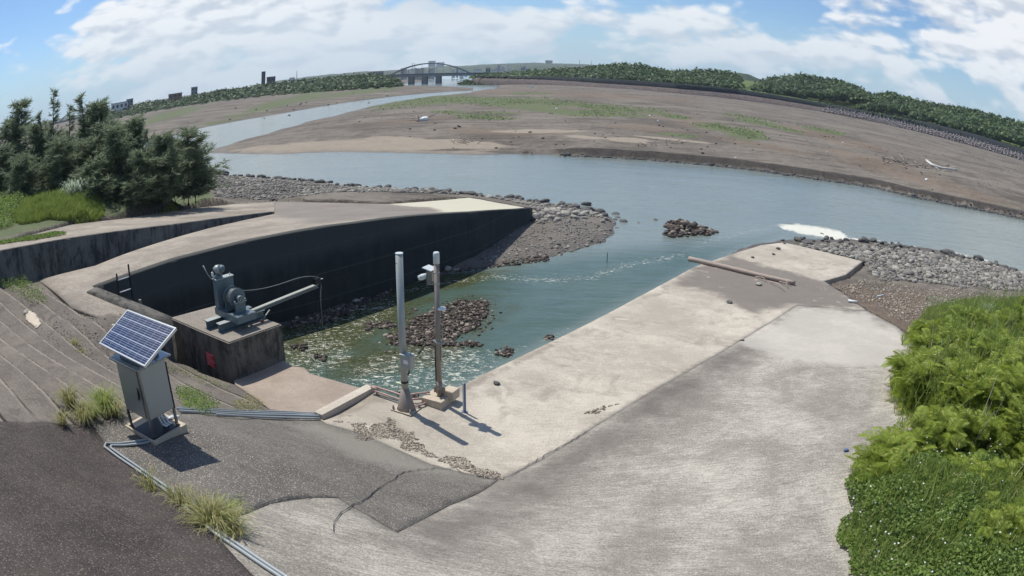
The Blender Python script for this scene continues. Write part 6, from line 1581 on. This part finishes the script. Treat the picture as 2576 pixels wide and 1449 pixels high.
# silver grass clump
o = grass_tuft('silver_grass', 150, 1.5, 1.15, M['silver'], .02, 3, .8); p = P(190, 507, 4.5); o.location = p; o.scale = (1.25, 1.25, 1.25); tag(o, 'big pale silver-grass clump standing out against the dark casuarinas', 'grass clump')
def tuft(px, py, n, L, sp, mat_, label, zf=TN, seed=1, name='grass_tuft', w_=.005, z=None, droop=.7):
    o = grass_tuft(name, int(n * 1.5), L * 1.15, sp * 1.4, M[mat_], w_, seed, droop)
    p = hit(px, py) if zf is TN else P(px, py, z); o.location = (p[0], p[1], p[2] - .01); o.rotation_euler = (0, 0, seed); tag(o, label, 'grass'); return o
TUFTS = [(180, 1020, 150, .42, .34, 'drygrass', 'yellow-green grass tuft furthest left on the steps'), (212, 1058, 150, .36, .32, 'drygrass', 'grass tuft below the furthest left one on the steps'), (160, 1068, 60, .30, .2, 'drygrass', 'small dry tuft at the lower left end of the steps'),
         (268, 1030, 260, .46, .42, 'grass', 'largest round grass tuft just left of the cabinet'), (290, 1045, 120, .34, .3, 'drygrass', 'dry fringe tuft between the round tuft and the cabinet'), (235, 1052, 80, .3, .25, 'grass', 'small green tuft below the largest round tuft'),
         (375, 1225, 50, .32, .24, 'drygrass', 'thin dry tuft on the conduits below the cabinet'), (385, 1235, 30, .22, .2, 'drygrass', 'reddish tuft beside the thin one on the conduits'), (450, 1262, 60, .30, .26, 'drygrass', 'sparse tuft on the conduits halfway down the slope'), (470, 1275, 60, .30, .28, 'drygrass', 'second sparse tuft on the conduits halfway down'),
         (540, 1325, 200, .36, .36, 'drygrass', 'biggest yellow tuft growing over the lower conduits'), (565, 1315, 120, .34, .34, 'grass', 'greener tuft at the right of the biggest yellow one'), (510, 1300, 70, .3, .25, 'drygrass', 'tuft just above the biggest yellow one on the conduits'), (595, 1348, 60, .3, .3, 'drygrass', 'straggling tuft at the lower right of the biggest yellow one'),
         (190, 868, 60, .22, .25, 'drygrass', 'thin tuft high on the steps left of the panel'), (205, 892, 50, .22, .2, 'drygrass', 'small tuft just under the thin one high on the steps'), (870, 1600, 10, .1, .1, 'drygrass', '')]
for k, a in enumerate(TUFTS[:-1]): tuft(*a[:6], a[6], seed=10 + k)
# low weeds with small leaves
def weed_patch(name, polypx, n, lsize, hgt, mat_, label, zf=TN, near=True, z0=0, rng=RNG, cat='weeds'):
    if near: q = scatter_near(polypx, n, .4)
    else: q = scatter(polypx, n, zf, z0, 2.0)
    n = len(q); C = q + np.c_[rng.normal(size=(n, 2)) * .03, rng.uniform(0, 1, n) ** .7 * hgt * (.4 + 1.2 * fbm2(q[:, :2], 2.0, 44))]
    v, f = leaf_quads(C, np.tile([0, 0, 1.], (n, 1)), lsize * rng.uniform(.5, 1.3, n), .7); o = mesh_np(name, v, f, mat_); tag(o, label, cat, kind='stuff'); return o
weed_patch('low_weeds', [(445, 985), (480, 975), (520, 1000), (550, 1030), (520, 1048), (460, 1035)], 2200, .022, .22, M['creeper'], 'leafy green weeds between the cabinet and the conduits')
weed_patch('low_weeds', [(590, 1020), (630, 1005), (670, 1030), (650, 1045), (600, 1040)], 900, .018, .22, M['drygrass'], 'dry weeds growing over the conduits further right')
weed_patch('low_weeds', [(-20, 690), (40, 695), (110, 745), (125, 775), (80, 770), (0, 725)], 2500, .03, .35, M['creeper'], 'weeds on the steps under the end of the terrace wall')
weed_patch('low_weeds', [(430, 925), (500, 940), (560, 965), (590, 985), (500, 965), (430, 935)], 500, .018, .12, M['creeper'], 'thin line of weeds along the foot of the winch block')
# ground cover on the left terrace
def mound_cover(name, polypx, n, lsize, hgt, mat_, label, zf, z0, blade=False, soft=2.0, seed=0):
    q = scatter(polypx, n, zf, z0, soft); n = len(q); prof = .05 + .8 * fbm2(q[:, :2], .35, 50 + seed) + 1.0 * fbm2(q[:, :2], 1.3, 60 + seed) ** 2
    Wp = np.array([P(x, y, z0)[:2] for x, y in polypx]); edge = np.clip(sdf_poly(q, Wp) / 1.2, .1, 1) ** .5
    top = hgt * prof * edge
    C = q + np.c_[np.zeros((n, 2)), top * RNG.uniform(.35, 1.0, n)]
    if blade:
        d = RNG.normal(size=(n, 3)) * [.5, .5, .2] + [0, 0, 1]; d /= np.linalg.norm(d, axis=1)[:, None]; sd_ = np.cross(d, RNG.normal(size=(n, 3))); sd_ /= np.linalg.norm(sd_, axis=1)[:, None]
        v, f = quads_strip(C - d * lsize * 1.5, C + d * lsize * 2.5, lsize * .16, lsize * .05, sd_)
    else: v, f = leaf_quads(C, np.tile([0, 0, 1.], (n, 1)), lsize * RNG.uniform(.5, 1.3, n), .8)
    o = mesh_np(name, v, f, mat_); tag(o, label, 'ground cover', kind='stuff'); return o
ZL = lambda p: H(p)
mound_cover('creeper_bank', [(-80, 640), (0, 618), (30, 608), (110, 575), (160, 560), (170, 568), (90, 600), (-80, 660)], 5000, .05, .25, M['creeper'], 'bright green creeper spilling over the back of the upper terrace', lambda p: zstrip(p) + .02, 5.0, seed=1)
mound_cover('grass_mound', [(30, 590), (60, 560), (150, 520), (250, 505), (262, 528), (240, 548), (120, 575), (60, 600)], 26000, .10, .8, M['grass'], 'sunlit hummock of green grass at the front of the casuarina grove', ZL, 4.0, True, seed=2)
mound_cover('leafy_mound', [(-80, 600), (-80, 500), (20, 490), (70, 490), (90, 520), (60, 560), (20, 605)], 16000, .07, .9, M['creeper'], 'leafy green creeper heap at the far left below the trees', ZL, 4.4, seed=3)
mound_cover('grass_mound', [(385, 500), (420, 488), (450, 500), (455, 515), (400, 522)], 6000, .06, .8, M['grass'], 'small green grass mound near the right end of the grove', ZL, 3.0, True, seed=4)
mound_cover('undergrowth', [(200, 545), (300, 520), (400, 515), (500, 505), (545, 500), (540, 480), (460, 490), (300, 500), (180, 520)], 14000, .07, .5, M['casu'], 'dark undergrowth beneath the casuarinas', ZL, 3.4, seed=5)
mound_cover('undergrowth', [(455, 520), (500, 505), (540, 495), (560, 500), (520, 515), (470, 528)], 3500, .05, .35, M['drygrass'], 'sparse dry scrub between the grove and the cobbles', ZL, 2.4, seed=6)

# feathery shrubs on the right bank
def frond_mesh(seed, L=.56):
    rg = np.random.default_rng(seed); V, F = [], []; off = 0
    n = 15
    for i in range(n):
        f = (i + 1) / n; c = np.array([0, f * L, .09 * L * math.sin(f * 3.0) - .20 * L * f * f])
        pl_ = L * .42 * math.sin(math.pi * (f * .82 + .1)) ** .7
        for s_ in (-1, 1):
            d = np.array([s_ * .9, .45, -.16]); d /= np.linalg.norm(d); sd_ = np.array([-.45 * s_ * .0 + .0, 1, 0]) * .0085 * (L / .42)
            a, b_ = c, c + d * pl_; mid = (a + b_) / 2 + [0, 0, .01]
            v = np.array([a - sd_ * .5, a + sd_ * .5, mid - sd_ * 1.3, mid + sd_ * 1.3, b_ - sd_ * .4, b_ + sd_ * .4]); V.append(v); F += [(off, off + 1, off + 3, off + 2), (off + 2, off + 3, off + 5, off + 4)]; off += 6
    v = np.array([[-.003, 0, 0], [.003, 0, 0], [.002, L, -.2 * L + .01], [-.002, L, -.2 * L + .01]]); V.append(v); F.append((off, off + 1, off + 2, off + 3))
    return np.concatenate(V), np.array(F)
FR = [frond_mesh(k) for k in range(3)]
def shrub_mesh(h, rad, nst, nfr, seed):
    rg = np.random.default_rng(seed); Vs, Fs = [], []; off = 0; stems = []
    for s_ in range(nst):
        a = rg.uniform(0, 6.283); rr = rad * rg.uniform(.15, 1) ** .7; hh = h * rg.uniform(.35, 1.15) * (1 - .25 * (rr / rad) ** 2)
        p0 = np.array([math.cos(a) * rr * .25, math.sin(a) * rr * .25, -.1]); p2 = np.array([math.cos(a) * rr, math.sin(a) * rr, hh]); p1 = np.array([math.cos(a) * rr * .45, math.sin(a) * rr * .45, hh * .6])
        stems.append((p0, p1, p2))
        for k in range(nfr):
            t_ = rg.uniform(.25, 1.02); p = (1 - t_) ** 2 * p0 + 2 * t_ * (1 - t_) * p1 + t_ * t_ * p2
            v, f = FR[rg.integers(0, 3)]; sc_f = rg.uniform(.7, 1.25)
            ya = rg.uniform(0, 6.283); pit = rg.uniform(-.5, .55); ro = rg.normal() * .35
            cz, sz = math.cos(ya), math.sin(ya); cx, sx_ = math.cos(pit), math.sin(pit); cy, sy = math.cos(ro), math.sin(ro)
            Rz = np.array([[cz, -sz, 0], [sz, cz, 0], [0, 0, 1]]); Rx = np.array([[1, 0, 0], [0, cx, -sx_], [0, sx_, cx]]); Ry = np.array([[cy, 0, sy], [0, 1, 0], [-sy, 0, cy]])
            Vs.append((v * sc_f) @ (Rz @ Rx @ Ry).T + p); Fs.append(f + off); off += len(v)
    return np.concatenate(Vs), np.concatenate(Fs), stems
SH = []
for k, (h, rad, nst, nfr) in enumerate([(1.7, 1.35, 46, 17), (1.4, 1.5, 44, 16), (2.0, 1.2, 46, 18), (1.0, .9, 26, 14)]):
    V, F, st_ = shrub_mesh(h, rad, nst, nfr, 300 + k); a_ = mesh_np('foliage', V, F, M['feather']); fm_ = a_.data; bpy.data.objects.remove(a_)
    mb = MB()
    for p0, p1, p2 in st_: mb.tube([tuple(p0), tuple((p0 + 2 * p1 + p2) / 4), tuple(p2)], [.014, .010, .005], 5, cap=False)
    a_ = mb.build('stems', M['stem']); sm_ = a_.data; bpy.data.objects.remove(a_); SH.append((fm_, sm_))
def shrub(px, py, z, var, sc__, label, sz=1.0):
    p = P(px, py, z); e = empty('feathery_shrub', tuple(p), random.uniform(0, 6.28), label=label, cat='shrub', group='feathery shrubs on the right bank'); e.scale = (sc__, sc__, sc__ * sz)
    for nm, me in zip(('foliage', 'stems'), SH[var]):
        o = bpy.data.objects.new(nm, me); COL.objects.link(o); o.parent = e
SHR = [(2440, 835, 1.5, 3, 1.1, 'shrub growing up past the smaller reed tuft'), (2540, 850, 1.5, 1, .9, 'wide shrub right of the grey-green reed tuft'), (2590, 800, 1.4, 3, 1.0, 'low shrub at the right edge near the cobbles'), (2330, 860, 1.6, 3, .8, 'low shrub by the tip of the brown litter'), (2380, 930, 1.8, 0, .8, 'bushy shrub in the upper middle of the bank'), (2450, 960, 1.9, 2, .85, 'upright shrub in the upper middle of the bank'), (2290, 950, 1.9, 3, .8, 'small shrub arching over the slab edge near the top'),
       (2440, 1230, 2.4, 3, .8, 'low shrub in the middle of the flowery creeper'), (2300, 1240, 2.5, 3, .6, 'smallest shrub in the flowery creeper'), (2400, 880, 1.6, 1, .85, 'shrub just below the smaller reed tuft'), (2480, 860, 1.6, 3, 1.0, 'low shrub under the grey-green reed tuft'), (2340, 930, 1.8, 3, 1.0, 'low shrub on the slab edge below the litter'), (2300, 1000, 2.0, 3, 1.05, 'spreading low shrub above the leftmost feathery one'), (2510, 1050, 2.0, 0, 1.0, 'shrub between the tall central one and the right edge'),
       (2370, 1060, 2.0, 2, .75, 'upright shrub behind the leftmost feathery one'), (2570, 1250, 2.4, 1, .7, 'low feathery shrub at the right edge above the corner'), (2330, 1045, 1.9, 0, 1.0, 'leftmost feathery shrub leaning over the slab edge'), (2420, 985, 1.8, 1, 1.0, 'upper feathery shrub nearest the brown litter'), (2470, 1090, 2.0, 2, 1.05, 'tall feathery shrub in the centre of the right bank'), (2575, 1020, 1.9, 0, 1.1, 'feathery shrub cut by the right edge of the view'),
       (2530, 930, 1.7, 1, 1.0, 'feathery shrub high at the right below the cobbles'), (2370, 1140, 2.2, 1, .9, 'shrub hanging low over the flowery creeper'), (2205, 1205, 2.5, 3, .75, 'low dark feathery shrub jutting furthest left over the slab'), (2250, 1160, 2.4, 3, .8, 'small shrub above the low jutting one'), (2540, 1150, 2.2, 0, .95, 'shrub at the lower right of the tall central one'),
       (2480, 1375, 2.7, 1, .62, 'low bright feathery shrub near the lower right corner'), (2590, 870, 1.6, 2, .9, 'feathery shrub topmost at the right edge'), (2440, 1050, 2.0, 0, .9, 'feathery shrub in the middle left of the bank'), (2550, 1400, 2.7, 3, .8, 'small feathery shrub at the lower right edge')]
for a in SHR: shrub(*a)
zb = lambda p: TN(p)
mound_cover('flowery_creeper', [(2150, 1180), (2200, 1120), (2400, 1130), (2700, 1100), (2750, 1600), (2130, 1560), (2140, 1440), (2125, 1300), (2120, 1220)], 70000, .036, .6, M['creeper'], 'flowery green creeper covering the lower right bank beside the slab', zb, 2.7, soft=3.5, seed=7)
mound_cover('rank_grass', [(2270, 850), (2300, 800), (2345, 745), (2420, 728), (2520, 745), (2700, 760), (2750, 1000), (2600, 1100), (2300, 1100), (2230, 1000), (2290, 900)], 48000, .06, .75, M['grass'], 'rank green grass on the upper part of the right bank', zb, 1.8, True, soft=1.2, seed=8)
o = grass_tuft('reed_tuft', 150, .9, .9, M['silver'], .012, 31, .8); o.location = P(2480, 795, 1.3); tag(o, 'grey-green reed tuft at the top of the right bank', 'grass clump')
o = grass_tuft('reed_tuft', 90, .7, .6, M['silver'], .010, 32, .8); o.location = P(2400, 790, 1.3); tag(o, 'smaller reed tuft left of the grey-green one', 'grass clump')
# white flowers
q = scatter([(2150, 1200), (2300, 1130), (2600, 1120), (2650, 1500), (2150, 1500), (2125, 1300)], 150, lambda p: TN(p) + .45 + RNG.uniform(-.1, .2, len(p)), 2.8, .5)
v, f = leaf_quads(np.repeat(q, 3, 0), np.tile([0, -.3, 1.], (len(q) * 3, 1)), .022 * np.ones(len(q) * 3), .4); o = mesh_np('wildflowers', v, f, M['flower']); tag(o, 'scattered white flowers over the right hand creeper', 'flowers', kind='stuff')
q = scatter([(2300, 950), (2450, 850), (2600, 900), (2600, 1130), (2350, 1130)], 40, lambda p: TN(p) + RNG.uniform(.8, 1.5, len(p)), 2.2, .5)
v, f = leaf_quads(np.repeat(q, 3, 0), np.tile([0, -.3, 1.], (len(q) * 3, 1)), .02 * np.ones(len(q) * 3), .4); o = mesh_np('wildflowers', v, f, M['flower']); tag(o, 'few white flowers among the feathery shrubs', 'flowers', kind='stuff')
# tufts giving the far green patches their nap
pts_ = []
for e in GRASS_PX:
    n = int(e[2] * e[3] * .8)
    a = RNG.uniform(0, 6.283, n); r_ = np.sqrt(RNG.uniform(0, 1, n)); c, s_ = math.cos(R(e[4])), math.sin(R(e[4])); u, v_ = r_ * np.cos(a) * e[2], r_ * np.sin(a) * e[3]
    for x, y in zip(e[0] + c * u - s_ * v_, e[1] + s_ * u + c * v_): pts_.append(P(x, y, 1.4))
pts_ = np.array(pts_); pts_ = pts_[sdf_poly(pts_, bar) > 2]; pts_ = pts_[fbm2(pts_[:, :2] * [1, .4], .09, 7) > .40]; pts_[:, 2] = H(pts_[:, :2]) + .05; n = len(pts_)
v, f = leaf_quads(pts_, np.tile([0, -.4, 1.], (n, 1)), RNG.uniform(.08, .30, n), .3); o = mesh_np('marsh_grass', v, f, M['marsh']); tag(o, 'low patches of green marsh grass on the far sand flats', 'grass', kind='stuff')

# ------------------------------------------------------------------ air
mh = bpy.data.materials.new('haze'); mh.use_nodes = True; t = mh.node_tree; t.nodes.clear()
oo = nd(t, 'ShaderNodeOutputMaterial'); pv = nd(t, 'ShaderNodeVolumePrincipled', {'Color': (.78, .88, 1.0, 1), 'Density': .00011, 'Anisotropy': .2}); t.links.new(pv.outputs[0], oo.inputs[1])
bm = bmesh.new(); bmesh.ops.create_cube(bm, size=1, matrix=Matrix.Translation((0, 0, 70)) @ Matrix.Diagonal((7600, 7600, 146, 1))); me = bpy.data.meshes.new('haze'); bm.to_mesh(me); bm.free()
hz = link('haze', me, mh); tag(hz, kind='stuff')
# flotsam specks over the flats
q = RNG.uniform([-60, 85], [330, 420], (9000, 2)); q = q[(sdf_poly(q, bar) > 3) & (fbm2(q, .03, 71) + .4 * fbm2(q, .2, 72) > .74)][:2600]
pile('flotsam', np.c_[q, H(q) + .03], RNG.gamma(2, .035, len(q)) + .04, RKS, M['boulder'], 'dark flotsam and clods strewn in lines over the river flats', 'debris')
# pale cement patch on the steps
sheet('cement_patch', XY([(62, 790), (75, 788), (92, 800), (104, 818), (92, 824), (76, 812), (66, 802)]), zstep, .1, M['plinthpale'], skirt=.05, jag=.02, zoff=.02)
o = boulder(hit(66, 790), .13, 'pale lump of broken concrete at the top of the cement patch', zf=lambda q: zstep(np.atleast_2d(q)), mat_=1, name='stone')
# outliers thinning away from the reef
q = scatter([(930, 850), (1040, 765), (1200, 735), (1260, 780), (1200, 860), (1080, 900), (960, 890)], 700, lambda p: RNG.uniform(-.05, .02, len(p)), .05, 4)
pile('oyster_rubble', q, RNG.gamma(2, .016, len(q)) + .016, RKS, M['oyster'], 'loose oyster lumps awash around the reef behind the masts', 'rubble')
# dry stalks standing among the shrubs
for k, (px_, py_, lab) in enumerate([(2440, 1130, 'dry brown stalks leaning out of the middle of the right bank'), (2560, 1130, 'pale dead stems at the right edge above the creeper'), (2330, 960, 'thin brown stalks near the top left of the shrubs'), (2500, 900, 'tall seed stalks in the upper part of the bank')]):
    rg = np.random.default_rng(900 + k); mb = MB()
    e = empty('dry_stalks', tuple(hit(px_, py_)), 0, label=lab, cat='plant')
    for j in range(9):
        a = rg.uniform(0, 6.28); l = rg.uniform(.9, 1.9); b0 = np.array([rg.normal() * .25, rg.normal() * .25, 0]); tip = b0 + np.array([math.cos(a) * .35 * l, math.sin(a) * .35 * l, l])
        mb = MB(); mb.tube([tuple(b0), tuple((b0 + tip) / 2 + [0, 0, .08]), tuple(tip)], [.011, .008, .003], 5); mb.build('stalk', M['driftwood'] if j % 2 else M['rustpole'], e)
# long grass and thin shoots breaking the outline of the shrubs
mound_cover('tall_grass', [(2230, 1010), (2280, 900), (2345, 800), (2420, 745), (2560, 735), (2700, 760), (2700, 1150), (2480, 1180), (2250, 1130)], 9000, .10, 1.75, M['grass'], 'tall pale grass and shoots standing up through the right hand shrubs', zb, 2.0, True, soft=2.5, seed=15)
mound_cover('tall_grass', [(2140, 1180), (2230, 1130), (2400, 1180), (2560, 1180), (2640, 1450), (2400, 1500), (2140, 1480)], 5000, .08, .85, M['grass'], 'sparse grass blades poking out of the flowery creeper', zb, 2.7, True, soft=2.5, seed=16)
